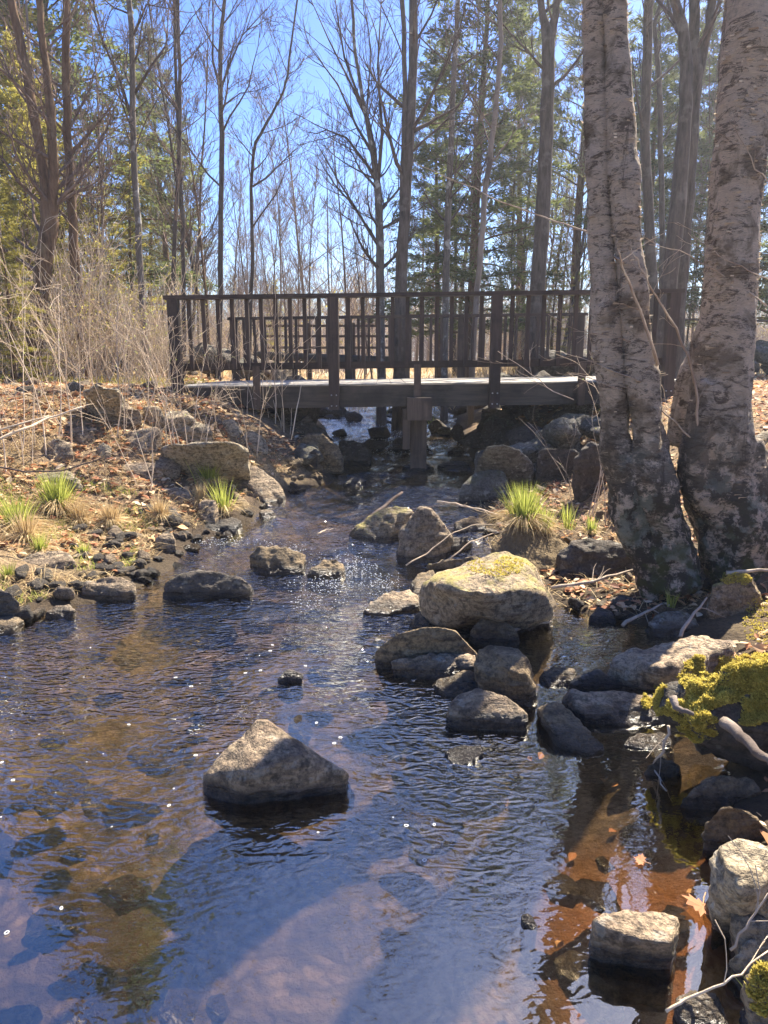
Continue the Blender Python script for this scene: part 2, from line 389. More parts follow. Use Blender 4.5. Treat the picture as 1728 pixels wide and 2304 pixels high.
# ---------------------------------------------------------------- rocks
def rough_hull(pts, name, mat, seed, cell, amp, smooth=2, strata=.5, cut=True):
    c = sum(pts, Vector()) / len(pts); base = Vector((c.x, c.y, min(p.z for p in pts)))
    bm = bmesh.new()
    for p in pts: bm.verts.new(p - base)
    r = bmesh.ops.convex_hull(bm, input=bm.verts)
    dead = [e for e in r['geom_interior'] if isinstance(e, bmesh.types.BMVert)]
    if dead: bmesh.ops.delete(bm, geom=dead, context='VERTS')
    bmesh.ops.triangulate(bm, faces=bm.faces)
    for it in range(9):
        e = [e for e in bm.edges if e.calc_length() > cell * 1.5]
        if not e: break
        bmesh.ops.subdivide_edges(bm, edges=e, cuts=1); bmesh.ops.triangulate(bm, faces=[f for f in bm.faces if len(f.verts) > 3])
        if it >= 3: bmesh.ops.smooth_vert(bm, verts=bm.verts, factor=.25, use_axis_x=True, use_axis_y=True, use_axis_z=True)
    for _ in range(smooth): bmesh.ops.smooth_vert(bm, verts=bm.verts, factor=.4, use_axis_x=True, use_axis_y=True, use_axis_z=True)
    vs = [v.co.copy() for v in bm.verts]
    rp = random.Random(seed * 13 + 5); cc = sum(vs, Vector()) / len(vs)
    for _ in range(10 if strata > .3 and cut else 0):
        pn = Vector((rp.gauss(0, 1), rp.gauss(0, 1), rp.gauss(.15, .7))).normalized(); mx = max((q - cc).dot(pn) for q in vs) * rp.uniform(.87, .98)
        for v in bm.verts:
            h = (v.co - cc).dot(pn)
            if h > mx: v.co -= pn * (h - mx) * .92
    bm.normal_update(); off = Vector((seed * 7.3, seed * 3.1, seed * 1.7)); sz = max((p - c).length for p in pts)
    rn = random.Random(seed); ax = Vector((rn.uniform(-.35, .35), rn.uniform(-.35, .35), 1)).normalized()
    for v in bm.verts:
        q = v.co / sz
        d = noise.fractal(q * 2.2 + off, 1, 2, 6) * 1.0 + (abs(noise.noise(q * 3.5 + off)) - .25) * -1.2
        lay = noise.noise(Vector((q.dot(ax) * 9 + off.x, q.x * .8, q.y * .8)))
        d += strata * lay * .8
        d += .3 * noise.noise(q * 16 + off) + .45 * abs(noise.noise(q * 7 + off * 2))
        v.co += v.normal * d * amp * sz
    bmesh.ops.recalc_face_normals(bm, faces=bm.faces)
    me = bpy.data.meshes.new(name); bm.to_mesh(me); bm.free()
    me.polygons.foreach_set('use_smooth', [True] * len(me.polygons)); me.materials.append(mat)
    return me, base
RS = [0]
def rock(label, poly, mat='rock', H=None, fac=.6, back=.6, ridge=(), name='rock', cat='rock', group=None, amp=.06, sm=1, z=None, strata=.6, cut=True):
    if H is None and z is not None: z = None
    RS[0] += 1
    vb = max(p[1] for p in poly); vt = min(p[1] for p in poly); uc = sum(p[0] for p in poly) / len(poly)
    g0 = hit([p[0] for p in poly if p[1] == vb][0], vb)
    if z is not None: g0 = P([p[0] for p in poly if p[1] == vb][0], vb, z=z)
    z0 = g0.z; r = g0.length; dep = math.atan2(CAMH - z0, g0.y)
    hp = (vb - vt) / F * (Vector((g0.x, g0.y, z0 - CAMH)).length)
    if H is None: H = hp * fac / math.cos(dep)
    lim = 1.2 if dep > .33 else max(.12, .4 * (max(q[0] for q in poly) - min(q[0] for q in poly)) / F * r)
    pts = []
    def up(u, v, hf):
        zz = z0 + H * hf
        if zz > CAMH - .12: return P(u, v, y=g0.y + .2)
        p = P(u, v, z=zz)
        if p.y > g0.y + lim: p = P(u, v, y=g0.y + lim)
        return p
    loop = []
    for (u, v) in poly:
        k = (vb - v) / max(1, vb - vt); p = up(u, v, k ** .85); loop.append((p, k))
    wid = max((a[0] - b[0]).length for a in loop for b in loop)
    for p, k in loop:
        pts.append(p)
        if k < .55: pts.append(p - Vector((0, 0, .1 + .12 * wid)))
        vd = Vector((p.x, p.y, 0)).normalized(); bd = back * min(wid, .9) * (.25 + .5 * k)
        pts.append(p + vd * bd - Vector((0, 0, .03 + bd * .75 + bd * (CAMH - p.z) / max(p.y, .5))))
        pts.append(p + vd * bd - Vector((0, 0, H * k + .08)))
    for (u, v, hf) in ridge: pts.append(up(u, v, hf))
    cell = max(.012, min(.05, wid * .035)); cell = max(cell, g0.y * .0035)
    me, base = rough_hull(pts, name, M[mat], RS[0], cell, amp, sm, strata, cut)
    return tag(link(name, me, loc=base), label, cat, group)
rock('large pale triangular rock standing alone in the foreground stream', [(458, 1739), (521, 1671), (578, 1619), (599, 1619), (667, 1681), (729, 1707), (784, 1736), (729, 1759), (651, 1783), (547, 1793), (495, 1770)], 'rock', .21, ridge=[(655, 1690, .84), (573, 1728, .72), (541, 1765, .42)], amp=.03, sm=0, cut=False)
rock('small black wet stone in midstream behind the triangular rock', [(625, 1525), (640, 1508), (656, 1504), (680, 1509), (680, 1530), (646, 1538)], 'rock_dark', .06)
rock('long low dark slab in the water near the left bank', [(367, 1322), (371, 1309), (405, 1290), (447, 1283), (498, 1286), (544, 1297), (565, 1311), (553, 1328), (506, 1339), (443, 1345), (392, 1345)], 'rock_dark', .17, amp=.05)
rock('brown blocky rock at the left end of the riffle', [(563, 1246), (582, 1225), (624, 1225), (686, 1246), (684, 1271), (658, 1295), (612, 1288), (578, 1267)], 'rock_brown', .17)
rock('small brown pointed rock in the riffle beside the brown block', [(690, 1290), (725, 1262), (760, 1255), (778, 1280), (765, 1297), (720, 1302)], 'rock_brown', .1)
rock('weathered slab with grassy top at the edge of the left shingle', [(181, 1318), (219, 1297), (270, 1295), (304, 1309), (306, 1326), (270, 1337), (203, 1345), (179, 1339)], 'rock', .12)
rock('flat grey stone touching the water at lower left shingle', [(103, 1377), (122, 1360), (156, 1360), (171, 1373), (148, 1390), (105, 1392)], 'rock', .07)
rock('dark wet boulder cut by the left photo edge at the waterline', [(-40, 1330), (0, 1326), (25, 1333), (44, 1356), (17, 1373), (-30, 1385)], 'rock_dark', .16)
rock('reddish low stone at the far left waterline', [(-40, 1405), (-10, 1388), (30, 1384), (52, 1392), (30, 1412), (-20, 1430)], 'rock_brown', .06)
rock('upright pale stone at the end of the left shingle point', [(350, 1212), (362, 1200), (388, 1197), (394, 1215), (385, 1232), (354, 1234)], 'rock', .12)
rock('big flat topped rock striped by railing shadows left of the stream', [(492, 1073), (502, 1050), (532, 1041), (591, 1054), (633, 1090), (641, 1111), (599, 1135), (523, 1128), (498, 1098)], 'rock', .24, ridge=[(560, 1090, .8), (510, 1066, .95), (590, 1070, .85)], amp=.035, sm=0, cut=False, back=.3)
rock('rough brown rock just below the striped rock', [(517, 1107), (532, 1103), (561, 1132), (553, 1149), (523, 1149)], 'rock_brown')
rock('rounded pebble at the waterline below the striped rock', [(584, 1148), (600, 1142), (612, 1146), (622, 1157), (591, 1168)], 'rock')
rock('squat grey rock under dry grass at the left bank edge', [(447, 1128), (460, 1122), (485, 1125), (494, 1150), (485, 1168), (450, 1172)], 'rock')
rock('low flat ledge stone lying at the foot of the left bank', [(422, 1187), (460, 1170), (520, 1162), (544, 1170), (530, 1186), (480, 1195)], 'rock_dark')
rock('dark lumpy rock overhung by straw on the left bank', [(291, 1148), (330, 1130), (385, 1135), (410, 1160), (350, 1178), (300, 1170)], 'rock_dark')
rock('long golden boulder on the left bank below the bridge end', [(363, 1018), (376, 993), (422, 987), (506, 989), (557, 997), (570, 1027), (540, 1043), (422, 1039), (371, 1034)], 'rock_tan', .36, amp=.04, sm=3)
rock('thin slab leaning on top of the long golden boulder', [(394, 982), (405, 968), (443, 968), (468, 984), (430, 992)], 'rock')
rock('small upright yellowish stone left of the bridge', [(500, 944), (527, 942), (538, 955), (536, 974), (515, 978), (506, 959)], 'rock_tan', z=.88)
rock('pale rounded stone right of the long golden boulder', [(540, 985), (553, 970), (574, 968), (603, 993), (601, 1010), (570, 1014), (548, 1001)], 'rock_tan', z=.72)
rock('grey angular stone behind the upright yellowish one', [(466, 947), (485, 938), (506, 955), (513, 974), (477, 970)], 'rock')
rock('brown bank boulder near the foot of the left bridge post', [(367, 942), (380, 921), (422, 925), (441, 942), (430, 957), (380, 959)], 'rock_tan', fac=.9)
rock('square tan stone left of the brown bank boulder', [(321, 915), (340, 912), (365, 918), (370, 945), (335, 948)], 'rock_tan', fac=.9)
rock('broad flat topped rock among the leaves of the upper left bank', [(211, 915), (253, 894), (287, 904), (316, 925), (270, 938), (219, 934)], 'rock', fac=.9)
rock('highest boulder of the left bank beside the path', [(194, 883), (219, 866), (270, 869), (274, 892), (236, 906), (203, 902)], 'rock_tan', fac=1)
rock('dark rounded rock half way up the left bank', [(152, 968), (181, 955), (211, 968), (211, 989), (181, 1003), (156, 991)], 'rock')
rock('grey broad rock beside yellow shrubs on the left bank', [(91, 1005), (127, 982), (160, 997), (165, 1027), (122, 1041), (97, 1025)], 'rock')
rock('small egg shaped stone in the leaves of the left bank', [(217, 1006), (232, 993), (251, 1006), (249, 1025), (224, 1029)], 'rock_tan')
rock('wide rugged rock in the middle of the left bank', [(245, 984), (295, 968), (359, 959), (363, 997), (329, 1025), (274, 1020)], 'rock')
rock('large round boulder on the right side of the upper stream', [(1066, 1066), (1071, 1028), (1094, 1000), (1132, 993), (1170, 1005), (1201, 1041), (1207, 1060), (1166, 1080), (1119, 1080)], 'rock_green', .5, amp=.02, sm=5, strata=.1)
rock('smaller smooth boulder in front of the large round one', [(1032, 1116), (1038, 1088), (1066, 1063), (1104, 1053), (1135, 1059), (1144, 1078), (1143, 1113), (1119, 1130), (1057, 1134)], 'rock_green', .34, amp=.02, sm=5, strata=.1)
rock('slanting lichened boulder under the right end of the bridge', [(1182, 994), (1213, 965), (1260, 943), (1301, 947), (1289, 987), (1245, 1005), (1201, 1008)], 'rock_green', .5, z=.45)
rock('dark angular boulder in the shade under the bridge at right', [(1072, 965), (1085, 926), (1138, 918), (1171, 943), (1094, 969)], 'rock_dark', .4, z=.5)
rock('dark sloping boulder between the round boulder and the slanting one', [(1094, 1000), (1119, 965), (1182, 943), (1223, 965), (1182, 1006), (1119, 1006)], 'rock_dark', .4, z=.36)
rock('dim block below the slanting lichened boulder', [(1213, 1010), (1260, 1003), (1304, 1015), (1310, 1070), (1230, 1073), (1207, 1045)], 'rock_dark', .35, z=.35)
rock('tall shaded rock against the left side of the twin birch', [(1295, 1020), (1320, 990), (1362, 992), (1370, 1110), (1300, 1090)], 'rock_dark', .5, z=.35)
rock('leaning dark rock with pale pointed top in midstream', [(895, 1243), (895, 1211), (906, 1175), (939, 1142), (961, 1136), (980, 1149), (1021, 1202), (1021, 1221), (980, 1247), (943, 1268), (906, 1264)], 'rock', .3, ridge=[(945, 1170, .96), (975, 1185, .75)], amp=.04, sm=1)
rock('black wedge of stone against the right of the leaning rock', [(1010, 1210), (1060, 1202), (1062, 1217), (998, 1256), (975, 1252)], 'rock_dark', .1)
rock('mossy slab sloping into the water left of the leaning rock', [(787, 1200), (830, 1160), (893, 1133), (934, 1145), (906, 1179), (860, 1220), (815, 1224)], 'rock_moss', .12)
rock('massive moss topped boulder lit by the sun at centre right', [(950, 1335), (971, 1289), (1021, 1271), (1080, 1266), (1149, 1242), (1181, 1262), (1227, 1317), (1255, 1358), (1205, 1385), (1149, 1394), (1071, 1402), (1007, 1392), (972, 1368)], 'rock_moss', .36, ridge=[(1075, 1332, .98), (985, 1318, .9), (1165, 1338, .85), (1215, 1345, .7)], amp=.04, sm=1)
rock('narrow mossy strip of rock behind the massive boulder', [(955, 1270), (1026, 1257), (1080, 1248), (1090, 1266), (975, 1292)], 'rock_moss', .14)
rock('brown wet shoulder of rock left of the massive boulder', [(922, 1325), (942, 1288), (975, 1278), (985, 1330), (955, 1368), (935, 1345)], 'rock_brown', .1)
rock('low streamlined rock with cracked end in the current', [(815, 1381), (833, 1353), (888, 1328), (920, 1328), (943, 1344), (934, 1360), (870, 1378), (838, 1387)], 'rock', .1)
rock('arched fin of brown rock with sunlit rim', [(842, 1463), (888, 1426), (952, 1410), (1007, 1406), (1044, 1422), (1076, 1456), (1035, 1468), (952, 1482), (888, 1495)], 'rock_brown', .24, back=.25, amp=.025)
rock('layered ledge of rock in front of the arched fin', [(879, 1490), (929, 1479), (998, 1481), (1016, 1459), (1071, 1468), (1076, 1500), (998, 1515), (925, 1525), (884, 1509)], 'rock', .12)
rock('tall brown block in the middle of the rock chain', [(1067, 1463), (1103, 1449), (1168, 1454), (1190, 1486), (1209, 1546), (1190, 1589), (1135, 1565), (1090, 1525)], 'rock_brown', .22, ridge=[(1110, 1475, .95), (1175, 1500, .9)])
rock('small brown rock at the foot of the massive boulder', [(1060, 1408), (1081, 1388), (1135, 1399), (1168, 1422), (1149, 1440), (1090, 1451)], 'rock_brown', .15)
rock('oval rock with pale end at the end of the rock chain', [(1005, 1591), (1026, 1555), (1067, 1543), (1149, 1564), (1190, 1605), (1181, 1635), (1126, 1646), (1058, 1625), (1012, 1603)], 'rock', .15, amp=.03, sm=4)
rock('diagonal slab with mossy spot dipping into the side pool', [(1211, 1578), (1262, 1578), (1291, 1607), (1331, 1639), (1359, 1679), (1331, 1706), (1284, 1677), (1236, 1634)], 'rock_brown', .1)
rock('long smooth slab lying across the side pool', [(1267, 1571), (1284, 1549), (1381, 1549), (1504, 1571), (1504, 1614), (1453, 1636), (1363, 1632), (1291, 1605)], 'rock', .1, z=.0)
rock('big flat grey boulder on the right bank half in sun', [(1341, 1516), (1381, 1477), (1439, 1448), (1519, 1433), (1598, 1430), (1641, 1455), (1618, 1508), (1519, 1542), (1435, 1546)], 'rock', .2, ridge=[(1500, 1500, .9)])
rock('dark stone at the left tip of the big flat boulder', [(1276, 1545), (1291, 1513), (1345, 1505), (1428, 1542), (1381, 1557)], 'rock_dark', .1, z=0)
rock('grey rock with moss cap at the right below the roots', [(1587, 1361), (1595, 1325), (1642, 1292), (1699, 1292), (1712, 1325), (1669, 1368), (1609, 1385)], 'rock_moss', .24)
rock('pale oblong stone wedged under the birch roots', [(1520, 1245), (1544, 1220), (1591, 1220), (1595, 1252), (1562, 1269)], 'rock')
rock('whitish rounded stone at the foot of the right birch', [(1605, 1225), (1640, 1195), (1675, 1205), (1665, 1245), (1620, 1258)], 'rock')
rock('small reddish stone in the hollow between the birches', [(1532, 1175), (1545, 1160), (1570, 1158), (1588, 1180), (1575, 1198), (1545, 1202)], 'rock_brown')
rock('green mossy stone below the hollow of the birches', [(1485, 1300), (1515, 1282), (1555, 1295), (1565, 1335), (1530, 1350), (1495, 1340)], 'rock_green')
rock('grey lichened stone between the mossy stone and the moss capped rock', [(1562, 1285), (1585, 1270), (1610, 1290), (1608, 1325), (1575, 1335)], 'rock')
rock('dark moss covered hump by the side pool', [(1455, 1400), (1490, 1372), (1550, 1372), (1575, 1405), (1530, 1430), (1475, 1428)], 'rock_green')
rock('dark round stone in the mud beyond the side pool', [(1325, 1388), (1345, 1365), (1375, 1370), (1385, 1395), (1350, 1404)], 'rock_dark')
rock('flat dim stone in the mud under the long dead branch', [(1365, 1350), (1395, 1336), (1425, 1345), (1422, 1364), (1380, 1367)], 'rock_dark')
rock('dark ledge of the bank under the grass tussock', [(1250, 1235), (1320, 1208), (1400, 1222), (1450, 1255), (1420, 1300), (1310, 1305)], 'rock_dark', fac=.8)
rock('short thick block of rock at lower right with glinting wet edge', [(1333, 2069), (1364, 2045), (1463, 2058), (1525, 2064), (1525, 2095), (1515, 2157), (1437, 2152), (1374, 2121), (1333, 2100)], 'rock', .11, back=.3, ridge=[(1340, 2085, 1), (1420, 2112, .98), (1510, 2122, .95), (1340, 2068, 1)], amp=.042, sm=0)
rock('big sunlit rock cut by the right edge near the bottom', [(1604, 1939), (1624, 1897), (1676, 1884), (1728, 1892), (1800, 1965), (1780, 2060), (1690, 2045), (1645, 2017), (1609, 1980)], 'rock_tan', .22, ridge=[(1615, 1950, .9), (1680, 2000, .85)])
rock('dim rounded rock behind the big sunlit rock at right', [(1583, 1855), (1620, 1815), (1680, 1812), (1730, 1850), (1710, 1895), (1620, 1905)], 'rock_brown', .16)
rock('tiny dark stone breaking the smooth foreground water', [(1174, 2053), (1187, 2050), (1208, 2074), (1197, 2095), (1176, 2079)], 'rock_dark', .025)
rock('dark green stone barely above water beyond the pale tongue', [(1002, 1688), (1041, 1670), (1083, 1678), (1093, 1691), (1051, 1717), (1015, 1722)], 'rock_dark', .03)
rock('pale broken rock at the lower right bank', [(1650, 2053), (1718, 2058), (1760, 2130), (1730, 2200), (1665, 2180)], 'rock_tan', .12)
rock('small wet dark stone left of the pale broken rock', [(1604, 2062), (1624, 2043), (1650, 2058), (1645, 2090), (1609, 2086)], 'rock_dark', .05)
rock('pale stone at the bottom edge beside a thin stick', [(1520, 2250), (1560, 2225), (1620, 2235), (1640, 2290), (1590, 2330), (1530, 2310)], 'rock', .05)
rock('moss edged stone at the bottom right corner', [(1680, 2190), (1740, 2170), (1800, 2230), (1790, 2330), (1700, 2330)], 'rock_moss', .15)
rock('brown boulder at the left foot of the bridge bank', [(666, 994), (691, 976), (732, 976), (770, 1012), (770, 1032), (732, 1044), (707, 1034)], 'rock_brown', .4, z=.3)
rock('black boulder jutting into the stream under the bridge', [(762, 985), (803, 991), (836, 1009), (833, 1029), (803, 1044), (772, 1044), (760, 1007)], 'rock_dark', .3)
rock('dark rock in the shade under the left end of the bridge', [(643, 961), (694, 931), (722, 956), (745, 971), (719, 991), (656, 976)], 'rock_dark', .4, z=.5)
rock('small pointed stone at the tip of the upper left shingle', [(770, 1088), (800, 1070), (827, 1080), (800, 1093)], 'rock_dark')
rock('flat dark stone beside the bridge pier', [(872, 1010), (900, 1001), (928, 1002), (928, 1017), (885, 1018)], 'rock_dark')
rock('low dark stone right of the bridge pier', [(985, 1046), (1010, 1036), (1045, 1038), (1058, 1048), (1030, 1056), (995, 1056)], 'rock_dark')
rock('wet stone carrying the foot of the pier', [(905, 1052), (925, 1040), (960, 1040), (978, 1050), (950, 1060), (915, 1060)], 'rock_dark')
rock('broad brown rock behind the tussock beside the stream', [(1020, 1175), (1060, 1160), (1090, 1168), (1100, 1190), (1060, 1200), (1025, 1195)], 'rock_brown')
rock('pale stone in leaves right of the right birch', [(1690, 985), (1715, 965), (1760, 965), (1770, 1000), (1700, 1010)], 'rock_tan', z=.85)
rock('grey slab right of the right birch below the pale stone', [(1690, 1030), (1720, 1005), (1780, 1010), (1780, 1060), (1710, 1070)], 'rock', z=.7)
rock('brown shelf of rock between the streamlined rock and the arched fin', [(925, 1402), (945, 1372), (1010, 1385), (1062, 1402), (1075, 1428), (1010, 1440)], 'rock_brown', .06)
rock('sunken brown rock between the layered ledge and the oval rock', [(975, 1535), (1050, 1508), (1120, 1530), (1130, 1560), (1050, 1577), (995, 1562)], 'rock_brown', .05)
rock('low rock in the side pool between the brown block and the flat boulder', [(1215, 1520), (1245, 1490), (1290, 1500), (1300, 1535), (1235, 1548)], 'rock_brown', .06)
rock('pale low slab poking out below the long smooth slab', [(1400, 1672), (1440, 1648), (1500, 1650), (1520, 1672), (1470, 1690)], 'rock', .03)
rock('dim low rock in the shade under the moss bank', [(1530, 1795), (1590, 1742), (1680, 1745), (1720, 1790), (1620, 1822)], 'rock_brown', .1)
rock('small rock at the pool edge left of the dim low rock', [(1450, 1730), (1480, 1705), (1525, 1710), (1535, 1738), (1485, 1750)], 'rock_brown', .05)
rock('pale gritty bank rock touching the bottom right frame edge', [(1640, 2160), (1690, 2110), (1790, 2110), (1800, 2220), (1700, 2240)], 'rock_tan', .1)
rock('thin rock shelf under the grass in front of the left tuft', [(30, 1262), (80, 1238), (150, 1240), (170, 1258), (100, 1278)], 'rock', .07)
rock('tan slab lying in leaves above the bright left tuft', [(60, 1080), (100, 1062), (160, 1062), (185, 1080), (120, 1094)], 'rock_tan', .1)
rock('grey slab among leaves below the egg shaped stone', [(255, 1058), (290, 1036), (350, 1040), (362, 1058), (300, 1072)], 'rock', .12)
rock('tan angular block on the bank above the long golden boulder', [(400, 972), (425, 950), (470, 952), (480, 972), (440, 984)], 'rock_tan', .16)
rock('weathered ledge in the straw left of the squat grey rock', [(330, 1118), (370, 1096), (430, 1100), (445, 1120), (390, 1134)], 'rock', .1)
# stone variants for scatter
VAR = []
for i in range(10):
    rn = random.Random(50 + i)
    pts = [Vector((rn.gauss(0, 1), rn.gauss(0, 1), rn.gauss(0, 1))).normalized() * rn.uniform(.8, 1.1) for _ in range(14)]
    pts = [Vector((p.x * .5, p.y * rn.uniform(.32, .45), p.z * rn.uniform(.2, .3) * (1 if i % 2 else 1.3))) for p in pts]
    me, b = rough_hull(pts, 'stone', M['rock'], 200 + i, .07, .06, 1)
    VAR.append(me)
def mvar(i, mat):
    k = ('v', i, mat)
    if k not in MV:
        m = VAR[i].copy(); m.materials.clear(); m.materials.append(M[mat]); MV[k] = m
    return MV[k]
MV = {}
def scatter(n, fn, label, cat, group, mats, name='stone', seed=1, sink=.3, sub=False):
    rn = random.Random(seed); c = 0; t = 0
    while c < n and t < n * 30:
        t += 1
        r = fn(rn)
        if r is None: continue
        x, y, s = r; c += 1
        mt = rn.choice(mats); o = link(name, mvar(rn.randrange(10), mt), loc=(x, y, gz(x, y) - s * sink * .4))
        if sub: o.location.z = float(zw(y)) - .015 - s * .5 * o.scale.z / s if False else float(zw(y)) - .02 - s * .52
        o.scale = (s, s, s * rn.uniform(.7, 1.2)); o.rotation_euler = (rn.uniform(-.25, .25), rn.uniform(-.25, .25), rn.uniform(0, 6.28))
        wd = {'rock_dark': 'blackish ', 'rock_brown': 'brown ', 'rock_tan': 'tan ', 'rock_green': 'mossy grey ', 'rock': 'light brown '}[mt]; sz = 'small ' if s < .12 else ('large ' if s > .28 else '')
        tag(o, sz + wd + label, cat, sz + wd + group)
def lshore(y): return float(np.interp(y, SLY, SLX))
def rshore(y): return float(np.interp(y, SRY, SRX))
def f1(rn):
    y = rn.uniform(3.8, 6.0); x = lshore(y) - abs(rn.gauss(0, .5)) + .08
    return (x, y, rn.uniform(.07, .2))
scatter(110, f1, 'flat stone of the shingle along the left bank', 'stone', 'shingle stones on the left bank', ['rock_dark', 'rock_dark', 'rock'], seed=2)
def f2(rn):
    y = rn.uniform(6.3, 8.8); x = lshore(y) - rn.gauss(0, .15) ; return (x, y, rn.uniform(.06, .22))
scatter(42, f2, 'stone of the shingle on the left below the bridge', 'stone', 'stones on the upper left shore', ['rock_dark', 'rock', 'rock_brown'], seed=3)
def f3(rn):
    y = rn.uniform(10, 16.5); x = rn.uniform(lshore(y) - .3, rshore(y) + .6); return (x, y, rn.uniform(.2, .6)) if rn.random() < .8 else None
scatter(45, f3, 'wet stone in the rapids beyond the bridge', 'stone', 'stones in the rapids beyond the bridge', ['rock_dark', 'rock_green', 'rock_dark'], seed=4, sink=-.1)
def f4(rn):
    y = rn.uniform(3.9, 7.5); x = rshore(y) + rn.uniform(-.1, 1.0)
    if x < .3: return None
    return (x, y, rn.uniform(.05, .2))
scatter(50, f4, 'stone in the mud of the right bank', 'stone', 'stones in the mud on the right', ['rock_dark', 'rock', 'rock_brown'], seed=5)
def f5(rn):
    y = rn.uniform(6.3, 9.2); x = lshore(y) - rn.uniform(.4, 4.5); return (x, y, rn.uniform(.08, .35))
scatter(32, f5, 'stone lying in the leaves of the left bank', 'stone', 'stones in the left bank leaves', ['rock', 'rock_tan', 'rock'], seed=6)
def f6(rn):
    y = rn.uniform(.8, 5.5); x = rn.uniform(-2.6, rshore(y)) * .95; 
    if x < lshore(y) + .4 or x > rshore(y) - .15: return None
    return (x, y, rn.uniform(.08, .3))
scatter(130, f6, 'stone lying under water on the stream bed', 'stone', 'stones on the stream bed', ['rock_brown', 'rock_brown', 'rock_tan'], name='submerged_stone', seed=7, sink=.5, sub=True)
def f7(rn):
    a = rn.random()
    if a < .5: x = rn.uniform(1.5, 9); y = 13.8 + rn.gauss(0, .35)
    else: x = rn.uniform(-7, -1.6); y = 14.5 + rn.gauss(0, .35)
    return (x, y, rn.uniform(.35, .95))
scatter(130, f7, 'rough stone of the low tumbled wall beyond the bridge', 'stone', 'stones of the tumbled wall', ['rock', 'rock_dark', 'rock_green'], name='wall_stone', seed=8, sink=-.6)
def f10(rn):
    y = rn.uniform(7.6, 11.5); side = rn.random() < .68
    x = rshore(y) + rn.uniform(.1, 1.7) if side else lshore(y) - rn.uniform(.05, .9)
    return (x, y, rn.uniform(.4, .9))
scatter(26, f10, 'rounded boulder in the shade under the bridge', 'boulder', 'boulders under the bridge', ['rock_dark', 'rock_green', 'rock_green'], name='boulder', seed=12, sink=.1)
def f8(rn):
    y = rn.uniform(.9, 3.6); x = rshore(y) + rn.uniform(-.05, .8); return (x, y, rn.uniform(.05, .2))
scatter(14, f8, 'stone at the foot of the near right bank', 'stone', 'stones on the near right bank', ['rock_brown', 'rock', 'rock_tan'], seed=9)
# ---------------------------------------------------------------- bridge
BY = 8.9; BW = 3.75
def bz(x): return 1.25 + (x + 2.5) * .0125            # deck height, rising slightly to the right
br = empty('footbridge', (0, BY, 1.26)); tag(br, 'dark timber footbridge with railings crossing the stream', 'bridge')
bo = (0, BY, 1.26)
def bpart(name, mb, mat, parent=br, smooth=False):
    o = link(name, mb.mesh(name, M[mat], bo if parent == br else bo, smooth)); o.parent = parent
    if parent != br: o.location = (0, 0, 0)
    return o
slope = Matrix.Rotation(-math.atan(.0125), 3, 'Y'); X0, X1 = -2.56, 3.55
for yy, hh in ((BY, .265), (BY + BW / 2, .215), (BY + BW, .265)):
    m = MB(); m.box((.5, yy + (.1 if yy < BY + BW else -.02), bz(.5) - .285 + hh / 2), (X1 - X0 + .5, .19, hh), slope); bpart('beam', m, 'beam')
m = MB(); rn = random.Random(4); x = X0 - .2
while x < X1 + .2:
    wd = .19; m.box((x + wd / 2, BY + BW / 2 + .045 + rn.uniform(-.004, .004), bz(x) - .035 + rn.uniform(-.002, .002)), (wd - .006, BW - .35, .055), slope); x += wd
bpart('deck', m, 'plank')
def railing(y, face, xs_post, xs_short):
    s = -1 if face < 0 else 1
    for px in xs_post:
        m = MB(); m.box((px, y + s * .07, bz(px) + .355), (.125, .12, 1.33)); p = bpart('post', m, 'wood_z')
        b = MB()
        for dx in (-.03, .03):
            for dz in (-.13, -.26):
                c = Vector((px + dx, y + s * .13, bz(px) + dz)); b.tube([c, c + Vector((0, s * .012, 0))], [.009, .009], 8)
        q = link('bolt', b.mesh('bolt', M['bolt'], bo)); q.parent = p
    for px in xs_short:
        m = MB(); m.box((px, y + s * .045, bz(px) - .035), (.085, .05, .52)); bpart('short_post', m, 'pier')
    xa, xb = xs_post[0] - .1, xs_post[-1] + .1; L = xb - xa; xm = (xa + xb) / 2
    m = MB(); m.box((xm, y + s * .06, bz(xm) + 1.04), (L, .15, .045), slope); bpart('top_rail', m, 'wood_x')
    m = MB(); m.box((xm, y - s * .03, bz(xm) + .225), (L - .2, .045, .085), slope); bpart('lower_rail', m, 'wood_x')
    for a, b in zip(xs_post, xs_post[1:]):
        n = 10
        for i in range(1, n + 1):
            px = a + (b - a) * i / (n + 1); m = MB()
            m.box((px, y + s * .022, bz(px) + .61), (.046, .046, .83), Matrix.Rotation(R(random.Random(int(px * 99)).uniform(-.5, .5)), 3, 'Y'))
            bpart('baluster', m, 'wood_z')
railing(BY, -1, [-2.52, -.61, 1.35, 3.46], [-1.56, .41, 2.42])
railing(BY + BW, 1, [-2.6, -.62, 1.35, 3.4], [-1.56, .41, 2.42])
m = MB(); m.box((.44, BY + .2, .62), (.2, .2, 1.02)); bpart('pier', m, 'pier')
m = MB(); m.box((.44, BY + BW, .62), (.2, .2, 1.02)); bpart('pier', m, 'pier')
m = MB(); m.box((.43, BY + BW / 2, .98), (.3, BW + .5, .27)); m.box((.28, BY + .02, .72), (.09, .1, .5)); bpart('pier_cap', m, 'pier')
